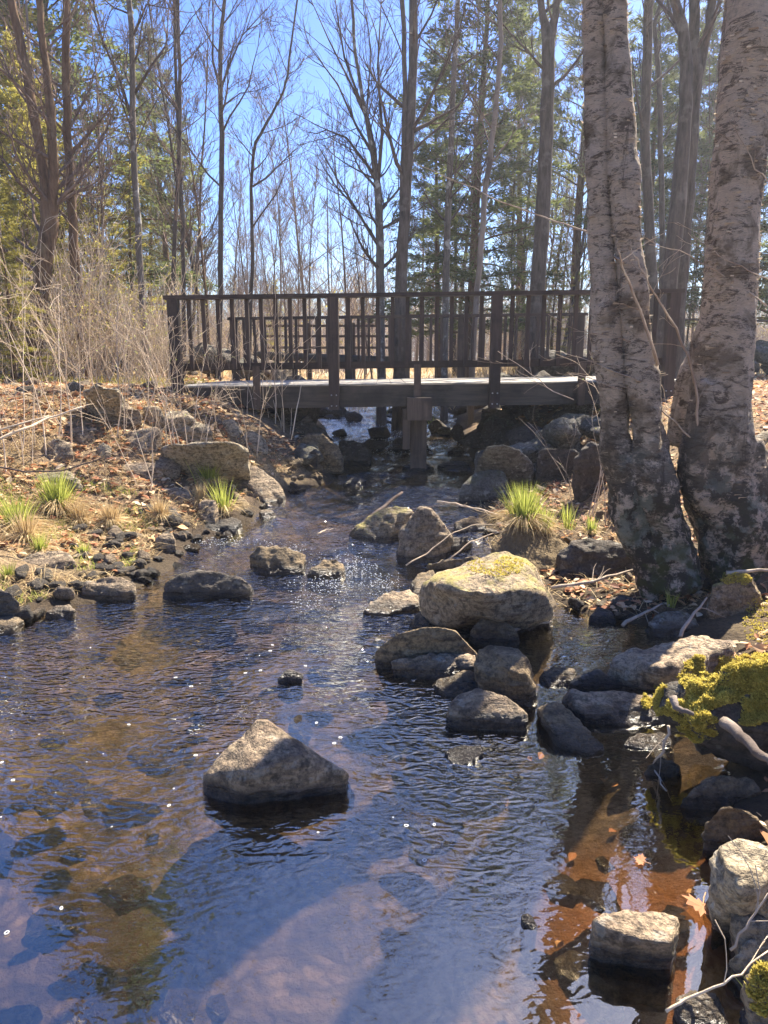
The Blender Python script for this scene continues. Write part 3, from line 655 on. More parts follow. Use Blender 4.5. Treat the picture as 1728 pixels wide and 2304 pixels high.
# far footbridge / fence seen through the railing
fb = empty('far_rail_fence', (-.9, 19, 1.2)); tag(fb, 'horizontal rail fence with black pipe seen through the left bridge railing', 'fence')
fo = (-.9, 19, 1.2)
for z in (2.5, 2.24, 1.95, 1.7):
    m = MB(); m.box((-1.4, 19, z), (3.6, .05, .06)); q = link('rail', m.mesh('rail', M['pier'], fo, False), fb)
for x in (-3.15, -1.95, -.8, .35):
    m = MB(); m.box((x, 19.05, 1.7), (.1, .06, 1.75)); link('post', m.mesh('post', M['pier'], fo, False), fb)
m = MB(); m.tube([Vector((-3.4, 18.9, 1.75)), Vector((.6, 18.9, 1.6))], [.11, .11], 12); link('pipe', m.mesh('pipe', M['pipe'], fo), fb)
fb = empty('thin_wire_fence', (6, 13.6, 1.2)); tag(fb, 'thin rusty rail fence behind the two birches', 'fence'); fo = (6, 13.6, 1.2)
for z in (2.35, 1.85):
    m = MB(); m.tube([Vector((4.6, 13.6, z)), Vector((9.5, 14.2, z - .05))], [.02, .02], 6); link('rail', m.mesh('rail', M['wood_x'], fo), fb)
for x in (4.9, 6.3, 7.7, 9.1):
    m = MB(); m.tube([Vector((x, 13.6 + (x - 4.6) * .12, 1.0)), Vector((x, 13.6 + (x - 4.6) * .12, 2.4))], [.025, .025], 6); link('post', m.mesh('post', M['wood_x'], fo), fb)
# ---------------------------------------------------------------- bare trees
def wig(p, d, L, n, rn, wob, lift=0.):
    pts = [p.copy()]; d = d.normalized()
    for i in range(n):
        d = (d + Vector((rn.gauss(0, wob), rn.gauss(0, wob), rn.gauss(0, wob * .7) + lift))).normalized()
        pts.append(pts[-1] + d * (L / n))
    return pts
def grow(mb, p, d, L, r, lev, rn, dens=1., up=.12, minr=.0022):
    n = 6 if lev >= 2 else 4
    pts = wig(p, d, L, n, rn, .13 if lev > 1 else .16, up)
    rad = [max(minr, r * (1 - .8 * i / n)) for i in range(n + 1)]
    mb.tube(pts, rad, 5 if lev >= 2 else 3, False)
    if lev <= 0: return
    k = max(2, int(round({3: 8, 2: 7, 1: 6}[lev] * dens)))
    for j in range(k):
        t = rn.uniform(.2, 1) * (n - .01); i = int(t); q = pts[i].lerp(pts[i + 1], t - i)
        ax = (pts[i + 1] - pts[i]).normalized(); s = Vector((rn.gauss(0, 1), rn.gauss(0, 1), rn.gauss(.1, .6)))
        s = (s - ax * s.dot(ax)).normalized(); a = rn.uniform(.45, .85)
        dd = ax * math.cos(a) + s * math.sin(a)
        grow(mb, q, dd, L * rn.uniform(.35, .6) * (1.15 - t / n * .5), max(minr, r * .45 * (1 - .5 * t / n)), lev - 1, rn, dens, up, minr)
def bare_tree(label, stems, Y, mat='bark', twig='twig_dark', seed=1, htop=11, bh=.35, nb=14, bl=1.6, dens=1., group=None, name='bare_tree', lev=2, minr=.0028, up=.1, extra=()):
    rn = random.Random(seed); tr = MB(); cr = MB(); root = None
    for si, st in enumerate(stems):
        pts = [P(u, v, y=Y) for u, v, w_ in st]; rad = [w_ / 2 / F * Y * .88 for u, v, w_ in st]
        if root is None:
            g0 = gz(pts[0].x, Y); root = Vector((pts[0].x, Y, g0))
            if pts[0].z > g0 - .05: pts.insert(0, Vector((pts[0].x, Y, g0 - .15))); rad.insert(0, rad[0] * 1.25)
        d = (pts[-1] - pts[-3]).normalized(); d = (d + Vector((0, 0, .5))).normalized()
        while pts[-1].z < htop:
            d = (d + Vector((rn.gauss(0, .06), rn.gauss(0, .06), .05))).normalized()
            pts.append(pts[-1] + d * .8); rad.append(max(rad[-1] * .88, .008))
        # depth wobble and refinement
        fp = []; fr = []
        for i in range(len(pts) - 1):
            for k in range(3):
                t = k / 3; fp.append(pts[i].lerp(pts[i + 1], t) + Vector((rn.gauss(0, .006), rn.gauss(0, .02), 0))); fr.append((rad[i] * (1 - t) + rad[i + 1] * t) * rn.uniform(.96, 1.04))
        fp.append(pts[-1]); fr.append(rad[-1])
        tr.tube(fp, fr, 10)
        n = len(fp)
        z0 = root.z + bh * (htop - root.z)
        c = [i for i in range(n - 1) if fp[i].z > z0]
        for j in range(int(nb * 1.7)):
            i = rn.choice(c); a = rn.uniform(0, 6.28)
            up_ = rn.uniform(.25, 1.1); dd = Vector((math.cos(a), math.sin(a) * .8, up_))
            rr = min(fr[i] * .5, .045) * rn.uniform(.5, 1)
            if fp[i].z > 7.5 and rn.random() < .5: continue
            fall = 1 - .5 * max(0, (fp[i].z - z0) / max(1, htop - z0))
            grow(cr, fp[i], dd, bl * rn.uniform(.5, 1.2) * fall, rr, lev, rn, dens, up, minr)
    for (pp, w0) in extra:     # branches traced by hand: list of (u, v), start width
        q = [P(u, v, y=Y) for u, v in pp]; r0 = w0 / 2 / F * Y
        cr.tube(q, [r0 * (1 - .75 * i / (len(q) - 1)) for i in range(len(q))], 6)
        for i in range(1, len(q)):
            for _ in range(3):
                t = q[i - 1].lerp(q[i], rn.random()); dd = (q[i] - q[i - 1]).normalized() + Vector((rn.gauss(0, .6), rn.gauss(0, .5), rn.gauss(.2, .5)))
                grow(cr, t, dd, bl * .5, r0 * .35, 1, rn, dens, up, minr)
    e = empty(name, root); tag(e, label, 'tree', group)
    link('trunk', tr.mesh('trunk', M[mat], root), e)
    if cr.v: link('crown', cr.mesh('crown', M[twig], root), e)
    return e
bare_tree('large forked brown tree leaning at the far left', [[(62, 860, 52), (75, 780, 44), (95, 620, 40), (112, 500, 40), (100, 400, 24), (75, 250, 22), (50, 120, 20), (25, 0, 18)], [(112, 500, 34), (120, 400, 24), (117, 280, 20), (100, 150, 17), (92, 50, 15), (88, -20, 15)]], 10.5, 'bark_brown', 'twig', 11, nb=12, bl=1.8, bh=.15)
bare_tree('slender brown tree with mossy trunk right of the forked one', [[(188, 830, 24), (182, 750, 24), (170, 600, 22), (160, 460, 20), (152, 300, 19), (148, 150, 18), (150, 0, 16)]], 11, 'bark_brown', 'twig', 12, nb=16, bl=1.5, bh=.12)
bare_tree('speckled grey tree rising through the brush on the left', [[(330, 840, 18), (322, 700, 16), (313, 550, 15), (302, 400, 15), (298, 250, 14), (298, 100, 13), (290, 0, 12)]], 11.5, 'bark_mottled', 'twig_dark', 13, nb=13, bl=1.6, bh=.3,
          extra=[([(300, 280), (270, 180), (230, 90), (215, 30), (205, -20)], 8), ([(303, 210), (340, 150), (375, 100), (380, 20)], 7), ([(300, 80), (330, 10), (380, 20)], 6)])
bare_tree('thin pale tree left of the bridge end', [[(378, 820, 12), (388, 700, 11), (395, 500, 10), (405, 300, 9), (404, 150, 8), (400, 0, 8)]], 12.5, 'bark', 'twig', 14, nb=14, bl=1.3, bh=.2)
bare_tree('thin dark tree directly behind the left end of the bridge', [[(412, 820, 11), (415, 700, 10), (412, 500, 9), (402, 300, 8), (395, 150, 7), (392, 0, 7)]], 13.5, 'bark', 'twig_dark', 15, nb=12, bl=1.2, bh=.2)
bare_tree('straight dark tree above the second railing section', [[(490, 850, 15), (496, 660, 13), (497, 480, 12), (500, 300, 12), (495, 180, 11), (497, 90, 9), (505, 0, 8)]], 14.5, 'bark', 'twig_dark', 16, nb=12, bl=2.0, bh=.3,
          extra=[([(497, 200), (515, 150), (545, 80), (600, 20)], 6), ([(498, 215), (478, 130), (480, 50), (478, -20)], 6), ([(500, 240), (540, 210), (600, 200)], 4)])
bare_tree('crooked thin tree with sharp bend left of centre', [[(558, 850, 11), (563, 700, 10), (568, 560, 9), (565, 420, 8), (575, 320, 7), (610, 260, 6), (640, 200, 5), (650, 150, 5)]], 15, 'bark', 'twig_dark', 17, nb=10, bl=1.6, bh=.35, htop=9,
          extra=[([(568, 420), (600, 400), (640, 360), (680, 320)], 5)])
bare_tree('spreading maple with fan of branches above the centre of the bridge', [[(858, 850, 24), (856, 700, 22), (855, 560, 21), (850, 430, 18), (845, 390, 14), (830, 300, 10), (815, 220, 9), (800, 120, 8), (790, 0, 7)]], 14, 'bark_mottled', 'twig_dark', 18, nb=26, bl=2.0, bh=.3, htop=10,
          extra=[([(848, 410), (825, 370), (780, 310), (730, 290)], 8), ([(835, 340), (800, 280), (760, 190), (700, 110)], 7), ([(822, 260), (790, 190), (740, 90), (700, 0)], 6), ([(850, 420), (860, 300), (850, 150), (858, 0)], 9), ([(815, 240), (775, 130), (760, 40), (750, -30)], 6), ([(850, 430), (845, 340), (825, 250), (835, 120), (820, 0)], 7)])
bare_tree('tall dark double trunk right of the spreading maple', [[(898, 870, 34), (900, 760, 32), (903, 600, 30), (912, 450, 27), (922, 300, 25), (930, 150, 22), (930, 0, 20)], [(905, 600, 16), (905, 400, 13), (912, 200, 12), (905, 0, 11)]], 13.3, 'bark', 'twig_dark', 19, nb=12, bl=2, bh=.4)
bare_tree('mottled slim birch behind the middle of the bridge', [[(1000, 860, 18), (1002, 700, 18), (1005, 550, 17), (1012, 400, 15), (1018, 250, 13), (1025, 100, 12), (1030, 0, 11)]], 14.6, 'bark_mottled', 'twig_dark', 20, nb=14, bl=1.8, bh=.3)
bare_tree('smooth pale leaning tree right of the mottled birch', [[(1060, 870, 16), (1066, 750, 15), (1078, 600, 14), (1090, 450, 14), (1105, 330, 13), (1118, 220, 12), (1128, 90, 11), (1124, 0, 10)]], 13.2, 'bark_pale', 'twig', 21, nb=10, bl=1.6, bh=.4)
bare_tree('thick straight tree with forked top left of the twin birch', [[(1195, 880, 50), (1200, 780, 40), (1210, 620, 38), (1222, 480, 35), (1228, 350, 33), (1232, 200, 30), (1235, 90, 30), (1222, 30, 16), (1215, -20, 15)], [(1235, 100, 26), (1250, 30, 17), (1256, -20, 16)]], 13.6, 'bark', 'twig_dark', 22, nb=10, bl=2.2, bh=.5)
bare_tree('grey tree seen just right of the twin birch top', [[(1478, 860, 28), (1470, 700, 26), (1460, 500, 24), (1452, 300, 22), (1455, 150, 22), (1460, 0, 20)]], 15, 'bark', 'twig_dark', 23, nb=9, bl=2, bh=.4)
bare_tree('thin curved tree between the grey tree and the dark one', [[(1492, 860, 15), (1490, 600, 14), (1488, 400, 13), (1482, 170, 12), (1470, 60, 10), (1490, 0, 9)]], 17, 'bark', 'twig_dark', 24, nb=9, bl=2, bh=.4)
bare_tree('thick dark tree leaning between the two birches', [[(1480, 870, 44), (1495, 740, 40), (1515, 560, 38), (1530, 420, 36), (1540, 280, 30), (1545, 150, 28), (1535, 60, 24), (1520, 0, 20)]], 12, 'bark', 'twig_dark', 25, nb=10, bl=1.8, bh=.5)
bare_tree('tall forked dark tree left of the right birch', [[(1515, 860, 34), (1530, 680, 30), (1545, 500, 29), (1555, 350, 28), (1565, 200, 28), (1562, 80, 24), (1560, 0, 22)], [(1562, 210, 22), (1585, 110, 20), (1600, 30, 19), (1608, -20, 18)]], 12.6, 'bark', 'twig_dark', 26, nb=10, bl=1.8, bh=.5)
# shared small bare trees for the background
def proto_tree(seed, h, mat, twig, nb, bl, dens=1., r=.05, minr=.006):
    rn = random.Random(seed); tr = MB(); cr = MB(); pts = wig(Vector((0, 0, -.2)), Vector((0, 0, 1)), h, 10, rn, .035, .06)
    rad = [r * (1 - .85 * i / 10) for i in range(11)]; tr.tube(pts, rad, 6)
    for j in range(nb):
        t = rn.uniform(2.5, 9.8); i = int(t); a = rn.uniform(0, 6.28)
        grow(cr, pts[i].lerp(pts[i + 1], t - i), Vector((math.cos(a), math.sin(a), rn.uniform(.5, 1.6))), bl * rn.uniform(.5, 1.1) * (1.2 - t / 12), rad[i] * .4, 1, rn, dens, .12, minr)
    e = empty('bare_tree', (0, 0, 0)); link('trunk', tr.mesh('trunk', M[mat], None), e); link('crown', cr.mesh('crown', M[twig], None), e); return e
protos = [proto_tree(300 + i, 9, ['bark', 'bark_pale', 'bark_brown'][i % 3], 'twig', 34, 2.2, 1.4, .055) for i in range(5)]
used = set()
def place(proto, x, y, s, label, cat, group, rz, z=None):
    k = proto.name; c = proto if k not in used else copy_tree(proto); used.add(k)
    c.location = (x, y, gz(x, y) if z is None else z); c.scale = (s, s, s * random.Random(int(x * 77)).uniform(.9, 1.15)); c.rotation_euler = (0, 0, rz)
    tag(c, label, cat, group); return c
rn = random.Random(77)
for i in range(80):
    y = rn.uniform(22, 44); x = rn.uniform(-.56, -.0) * y
    place(rn.choice(protos), x, y, rn.uniform(.6, 1.15), 'slim bare tree in the thin wood beyond the left half of the bridge', 'tree', 'slim bare trees beyond the bridge left', rn.uniform(0, 6))
for i in range(44):
    y = rn.uniform(20, 42); x = rn.uniform(.0, .62) * y
    place(rn.choice(protos), x, y, rn.uniform(.7, 1.3), 'slim bare tree in the wood behind the right half of the bridge', 'tree', 'slim bare trees beyond the bridge right', rn.uniform(0, 6))
for i in range(9):
    y = rn.uniform(13, 21); x = rn.uniform(-.6, -.22) * y
    place(rn.choice(protos), x, y, rn.uniform(.5, 1.0), 'slim bare young tree standing in the brush at the left', 'tree', 'young trees in the left brush', rn.uniform(0, 6))
# ---------------------------------------------------------------- conifers
def conifer(seed, h, spread, mat, bark='bark_brown', z0=.12, nb=90, leaf=.14, droop=-.15, per=48, r=.13, fw=.045, sparse=0):
    rn = random.Random(seed); tr = MB(); cr = MB(); fo = MB()
    tp = wig(Vector((0, 0, -.2)), Vector((0, 0, 1)), h, 10, rn, .015, .05); tr.tube(tp, [r * (1 - .9 * i / 10) for i in range(11)], 9)
    for j in range(nb):
        f = z0 + (1 - z0) * ((j + rn.random()) / nb) ** .9; t = min(9.99, f * 10); i = int(t); p = tp[i].lerp(tp[i + 1], t - i)
        a = j * 2.4 + rn.uniform(-.4, .4); L = spread * (1.02 - f) ** .7 * rn.uniform(.6, 1.15) + .15
        d = Vector((math.cos(a), math.sin(a), .18 + .5 * f)); pts = wig(p, d, L, 6, rn, .06, droop * .5)
        cr.tube(pts, [max(.005, .022 * L / 2 * (1 - .8 * q / 6)) for q in range(7)], 4, False)
        n = int(per * L)
        shade = rn.uniform(-.15, .15)
        for q in range(n):
            u = rn.random() ** .65 * 5.99; k = int(u); c = pts[k].lerp(pts[k + 1], u - k); ax = (pts[k + 1] - pts[k]).normalized()
            side = ax.cross(Vector((0, 0, 1))).normalized() * rn.choice((-1, 1)); lat = L * .32 * (1 - u / 7.5) * rn.random()
            if rn.random() < sparse: continue
            c = c + (side * .9 + ax * .5) * lat + Vector((0, 0, rn.gauss(0, .03) - lat * .15))
            for _ in range(5):
                dd = (side * rn.uniform(.1, 1) + ax * rn.uniform(.2, 1) + Vector((rn.gauss(0, .25), rn.gauss(0, .25), rn.gauss(0, .22)))).normalized()
                l = leaf * rn.uniform(.6, 1.3); wv = dd.cross(Vector((rn.gauss(0, .4), rn.gauss(0, .4), 1))).normalized() * fw * rn.uniform(.5, 1)
                b = c + Vector((rn.gauss(0, .03), rn.gauss(0, .03), rn.gauss(0, .03)))
                fo.quad(b - wv * .3, b + dd * l * .6 - wv * .5, b + dd * l, b + dd * l * .5 + wv * .5, min(1, max(0, rn.gauss(.45, .22) + shade)))
    e = empty('conifer_tree', (0, 0, 0)); link('trunk', tr.mesh('trunk', M[bark], None), e); link('crown', cr.mesh('crown', M[bark], None), e)
    link('needles', fo.mesh('needles', M[mat], None, False), e); return e
hem = [conifer(501, 10, 2.6, 'hemlock', nb=110), conifer(502, 10, 2.2, 'hemlock', nb=100, z0=.18), conifer(503, 10, 2.3, 'gold', nb=95, z0=.05, per=40)]
pin = [conifer(504, 10, 2.3, 'pine', nb=60, z0=.3, droop=.1, leaf=.17, fw=.035, per=56), conifer(505, 10, 2.8, 'pine', nb=55, z0=.35, droop=.05, leaf=.18, fw=.035, per=48)]
def con(p, u, y, s, label, rz=0., group=None, name=None):
    x = P(u, 822, y=y).x; o = place(p, x, y, s, label, 'conifer', group, rz)
    return o
con(hem[0], 150, 17, 1.35, 'large dark hemlock behind the forked tree at far left', 1)
con(hem[2], 20, 15, 1.05, 'golden green conifer at the extreme left edge', 2)
con(hem[2], 90, 12.6, .42, 'low yellow green conifer in the left brush', 3)
con(hem[2], 130, 13.5, .6, 'spreading golden conifer behind the base of the forked tree', 5)
con(hem[2], 60, 19, 1.1, 'tall golden conifer filling the gap beside the forked tree', 4.4)
con(hem[2], 310, 16, .45, 'golden young conifer behind the speckled tree', 2.6)
con(hem[2], 250, 14.5, .38, 'small yellow conifer sapling among bare shrubs at left', 4)
con(hem[2], 30, 9.6, .26, 'yellow green fir sapling at the far left bank top', .7)
con(pin[0], 395, 21, .92, 'blue green pine standing behind the left end of the bridge', 1)
con(pin[0], 340, 24, .8, 'dim pine half hidden left of the blue green pine', 3)
con(hem[0], 1056, 17.5, 1.08, 'dark hemlock rising behind the middle of the bridge', 2.2)
con(hem[1], 985, 21, .8, 'shorter hemlock left of the dark hemlock', 4)
con(pin[1], 1290, 22, 1.35, 'tall open pine behind the twin birch', 1.5)
con(pin[0], 1165, 26, 1.2, 'far pine between the hemlock and the thick straight tree', 5)
con(hem[1], 1440, 20, 1.0, 'dark hemlock seen between the two birches', 2)
con(hem[0], 1590, 22, 1.15, 'dense hemlock behind the right birch', 3)
con(pin[1], 1500, 27, 1.3, 'tall pine filling the sky between the birches', .4)
con(hem[0], 1760, 20, 1.2, 'dense hemlock at the right edge', .9)
con(hem[2], 1240, 17, .33, 'low yellow green conifer beyond the right railing', 2)
con(hem[2], 620, 32, .35, 'small far yellow pine above the left railing', 1)
for i, (u, y, s) in enumerate([(660, 70, .75), (750, 74, .8), (790, 80, .85), (600, 66, .6), (830, 72, .55), (700, 90, .9), (540, 60, .7), (960, 60, .7), (1110, 64, .8)]):
    con(pin[i % 2], u, y, s, 'small far pine on the skyline beyond the field', i, 'far pines on the skyline')
# far wood of grey brown saplings as one mass
m = MB(); rn = random.Random(9)
for i in range(4200):
    y = rn.uniform(50, 85); x = rn.uniform(-.7, .7) * y; h = rn.uniform(3, 7.5) * (1 if rn.random() < .6 else .6); b = Vector((x, y, gz(x, y) - .1))
    t = b + Vector((rn.gauss(0, .4), rn.gauss(0, .4), h)); r = rn.uniform(.02, .05)
    m.tube([b, b.lerp(t, .5) + Vector((rn.gauss(0, .1), 0, 0)), t], [r, r * .6, r * .2], 3, False)
    for k in range(9):
        q = b.lerp(t, rn.uniform(.25, .95)); a = rn.uniform(0, 6.28); e_ = q + Vector((math.cos(a), math.sin(a), rn.uniform(.6, 1.6))) * rn.uniform(.4, 1.2)
        m.tube([q, e_], [.018, .006], 3, False)
tag(link('far_wood', m.mesh('far_wood', M['twig'])), 'grey brown bare saplings massed along the far side of the field', 'wood', kind='stuff')
# ---------------------------------------------------------------- shrubs and brush
def shrub(seed, h, n, mat, lean=.5, r=.009, dens=1., buds=False, minr=.002, wob=.2):
    rn = random.Random(seed); m = MB(); lf = MB()
    for i in range(n):
        a = rn.uniform(0, 6.28); l = abs(rn.gauss(0, lean)); d = Vector((math.cos(a) * l, math.sin(a) * l, 1))
        grow(m, Vector((rn.gauss(0, .06 * h), rn.gauss(0, .06 * h), -.05)), d, h * rn.uniform(.6, 1.1), r * rn.uniform(.6, 1.2), 2 if dens > .5 else 1, rn, dens * .55, .03, minr)
    if buds == 'leafy':
        for k in range(len(m.v) // 3):
            if rn.random() < .2:
                c = Vector(m.v[k * 3])
                dd = Vector((rn.gauss(0, 1), rn.gauss(0, 1), rn.gauss(.3, 1))).normalized() * .05; wv = dd.cross(Vector((.3, .5, 1))).normalized() * .014
                lf.quad(c, c + dd * .5 - wv, c + dd, c + dd * .5 + wv, rn.random())
    elif buds:
        for k in range(len(m.v) // 3):
            if rn.random() < .06:
                c = Vector(m.v[k * 3]); s = .01
                if c.z < h * .3: continue
                for _ in range(2):
                    dd = Vector((rn.gauss(0, 1), rn.gauss(0, 1), rn.gauss(.5, 1))).normalized() * s * 1.6; wv = dd.cross(Vector((.3, .5, 1))).normalized() * s * .5
                    lf.quad(c, c + dd * .5 - wv, c + dd, c + dd * .5 + wv, rn.random())
    e = empty('bare_shrub', (0, 0, 0)); link('stems', m.mesh('stems', M[mat], None), e)
    if lf.v: link('foliage', lf.mesh('foliage', M['gold' if buds == 'leafy' else 'leaflet'], None, False), e)
    return e
sh = [shrub(601 + i, 2.4, 7, ['twig_tan', 'twig_grey', 'twig_tan', 'twig_grey'][i], .4, .01, .8, ['leafy', False, 'leafy', 'leafy'][i], minr=.0045) for i in range(4)]
sp = [shrub(611 + i, 1.5, 3, ['twig_tan', 'twig_grey'][i % 2], .25, .006, .7, True, .0018) for i in range(3)]
rn = random.Random(31)
for i in range(95):
    y = rn.uniform(9.6, 14.5); x = rn.uniform(-.62, -.29) * y
    j = rn.randrange(4); wh = 'beside the left end of the bridge' if x > -.38 * y else ('at the left edge' if x < -.52 * y else 'half way between the left edge and the bridge')
    wd = 'yellow green leafed shrub' if j != 1 else 'leafless grey shrub'
    place(sh[j], x, y, rn.uniform(.35, 1.0) * (1 if x < -.4 * y else .8), wd + ' in the brush ' + wh, 'shrub', wd + 's ' + wh, rn.uniform(0, 6))
for i in range(45):
    y = rn.uniform(14.5, 22); x = rn.uniform(-.32, .62) * y
    if abs(x) < 1.5: continue
    place(rn.choice(sh), x, y, rn.uniform(.4, .9), 'low bare shrub behind the bridge railing', 'shrub', 'shrubs behind the bridge', rn.uniform(0, 6))
for i in range(70):
    y = rn.uniform(30, 48); x = rn.uniform(-.6, .6) * y
    place(rn.choice(sh), x, y, rn.uniform(1.2, 2.2), 'brown thicket bush at the edge of the field', 'shrub', 'thicket bushes along the field', rn.uniform(0, 6))
for i in range(26):
    y = rn.uniform(5.6, 9.0); x = lshore(y) - rn.uniform(.5, 3.4)
    place(rn.choice(sp), x, y, rn.uniform(.5, 1.15), 'thin budding sapling on the leafy left bank', 'sapling', 'thin saplings on the left bank', rn.uniform(0, 6))
def one_sapling(u, v, s, label, k):
    p = hit(u, v); o = copy_tree(sp[k]); o.location = p; o.scale = (s, s, s); o.rotation_euler = (0, 0, u); tag(o, label, 'sapling')
one_sapling(565, 1020, .8, 'budding sapling standing in front of the left bridge beam', 0)
one_sapling(1320, 1190, .75, 'leafless sapling beside the left foot of the twin birch', 1)
one_sapling(1375, 1150, .85, 'thin sapling hugging the left side of the twin birch', 2)
# ---------------------------------------------------------------- the two birches (continuous trunks with roots)
def fused(stems, Y, name, mat, vox=.016, disp=.017, seed=1):
    m = MB(); rn = random.Random(seed)
    for st in stems:
        dy = 0
        if isinstance(st, dict): dy = st['dy']; st = st['p']
        pts = []; rad = []
        for i in range(len(st) - 1):
            for k in range(4):
                t = k / 4; u, v, w_ = [st[i][q] * (1 - t) + st[i + 1][q] * t for q in range(3)]; pts.append(P(u, v, y=Y + dy)); rad.append(w_ / 2 / F * Y * .94)
        for _ in range(2):
            pts = [pts[0]] + [(pts[i - 1] + pts[i] * 2 + pts[i + 1]) / 4 for i in range(1, len(pts) - 1)] + [pts[-1]]
            rad = [rad[0]] + [(rad[i - 1] + rad[i] * 2 + rad[i + 1]) / 4 for i in range(1, len(rad) - 1)] + [rad[-1]]
        m.tube(pts, rad, 16)
    me = m.mesh(name, M[mat]); o = bpy.data.objects.new('tmp', me); COL.objects.link(o)
    r = o.modifiers.new('r', 'REMESH'); r.mode = 'VOXEL'; r.voxel_size = vox
    s = o.modifiers.new('s', 'SMOOTH'); s.iterations = 6; s.factor = .5
    bpy.context.view_layer.update(); dg = bpy.context.evaluated_depsgraph_get()
    out = bpy.data.meshes.new_from_object(o.evaluated_get(dg)); bpy.data.objects.remove(o)
    bm = bmesh.new(); bm.from_mesh(out); bm.normal_update()
    for v in bm.verts:
        q = v.co; low = max(0, min(1, (1.3 - q.z) / .8))
        d = noise.fractal(Vector((q.x * 5, q.y * 5, q.z * 3)), 1, 2, 5) * disp * (1 + 2.2 * low)
        d += (noise.noise(Vector((q.x * 22, q.y * 22, q.z * 75))) * .35 + noise.noise(Vector((q.x * 14, q.y * 14, q.z * 2.2)))) * disp * .8
        v.co += v.normal * d
    bm.to_mesh(out); bm.free(); out.name = name
    out.polygons.foreach_set('use_smooth', [True] * len(out.polygons)); out.materials.clear(); out.materials.append(M[mat])
    return out
def big_birch(label, stems, Y, tops, seed, branches):
    base = P(stems[0][0][0], stems[0][0][1], y=Y); base.z = gz(base.x, base.y)
    if seed == 41:        # two stems that press against each other with a deep crease between them
        bm = bmesh.new()
        for grp, sq in ((stems[:1], 41), (stems[1:], 43)):
            part_ = fused(grp, Y, 'trunk', 'birch', seed=sq, disp=.02); bm.from_mesh(part_)
        me = bpy.data.meshes.new('trunk'); bm.to_mesh(me); bm.free()
        me.polygons.foreach_set('use_smooth', [True] * len(me.polygons)); me.materials.append(M['birch'])
    else: me = fused(stems, Y, 'trunk', 'birch', seed=seed)
    me.transform(Matrix.Translation(-base))
    e = empty('birch_tree', base); tag(e, label, 'tree'); link('trunk', me, e)
    rn = random.Random(seed); cr = MB()
    for (u, v, w_), dx in tops:
        p = P(u, v, y=Y); pts = [p]; rad = [w_ / 2 / F * Y]; d = Vector((dx, .02, 1)).normalized()
        while pts[-1].z < 12: d = (d + Vector((rn.gauss(0, .04), rn.gauss(0, .04), .04))).normalized(); pts.append(pts[-1] + d * .6); rad.append(rad[-1] * .93)
        cr.tube(pts, rad, 12)
        for j in range(6):
            i = rn.randrange(3, len(pts) - 1); a = rn.uniform(0, 6.28)
            grow(cr, pts[i], Vector((math.cos(a), math.sin(a), rn.uniform(.3, 1))), rn.uniform(1, 2.4), rad[i] * .35, 2, rn, .8, .1, .003)
    link('crown', cr.mesh('crown', M['birch'], base), e)
    fl = MB(); pg = [p for p in me.polygons if p.center.z > .35]
    for i in range(1800):
        p = rn.choice(pg); c = Vector(p.center); nr = Vector(p.normal)
        if noise.noise((c + base) * 4) < -.15: continue
        if p.center.z + base.z < 1.45 and rn.random() < .85: continue
        sd_ = nr.cross(Vector((0, 0, 1)))
        if sd_.length < .2: continue
        sd_.normalize(); wv = sd_ * rn.uniform(.006, .028); hv = Vector((0, 0, rn.uniform(.0015, .005))); lift = nr * rn.uniform(.004, .017)
        a_ = c - nr * .003
        if rn.random() < .55: fl.quad(a_ - wv, a_ + wv, a_ + wv * .9 + hv + lift, a_ - wv * .8 + hv * .8 + lift * rn.uniform(.5, 1), rn.random())
        else: fl.quad(a_ - hv, a_ + hv * 1.6, a_ + hv + wv + lift * 1.3, a_ - hv * .8 + wv + lift, rn.random())
    link('peeling_bark', fl.mesh('peeling_bark', M['flake'], None, False), e)
    tw = MB()
    for pp, w0, dy in branches:
        n = len(pp); q = [P(u, v, y=Y - .16 + dy * i / (n - 1)) for i, (u, v) in enumerate(pp)]; r0 = w0 / 2 / F * Y * .6
        fine = []
        for i in range(n - 1):
            for k in range(3): fine.append(q[i].lerp(q[i + 1], k / 3) + Vector((rn.gauss(0, .004), rn.gauss(0, .004), rn.gauss(0, .004))))
        fine.append(q[-1]); tw.tube(fine, [max(.0016, r0 * (1 - .85 * i / len(fine))) for i in range(len(fine))], 6)
        for i in range(3, len(fine) - 1, 2):
            dd = (fine[i + 1] - fine[i]).normalized() + Vector((rn.gauss(0, .5), rn.gauss(0, .3), rn.gauss(0, .45)))
            grow(tw, fine[i], dd, rn.uniform(.05, .3), r0 * .3, 1, rn, .35, 0, .0013)
    link('low_branches', tw.mesh('low_branches', M['twig_low'], base), e)
    return e
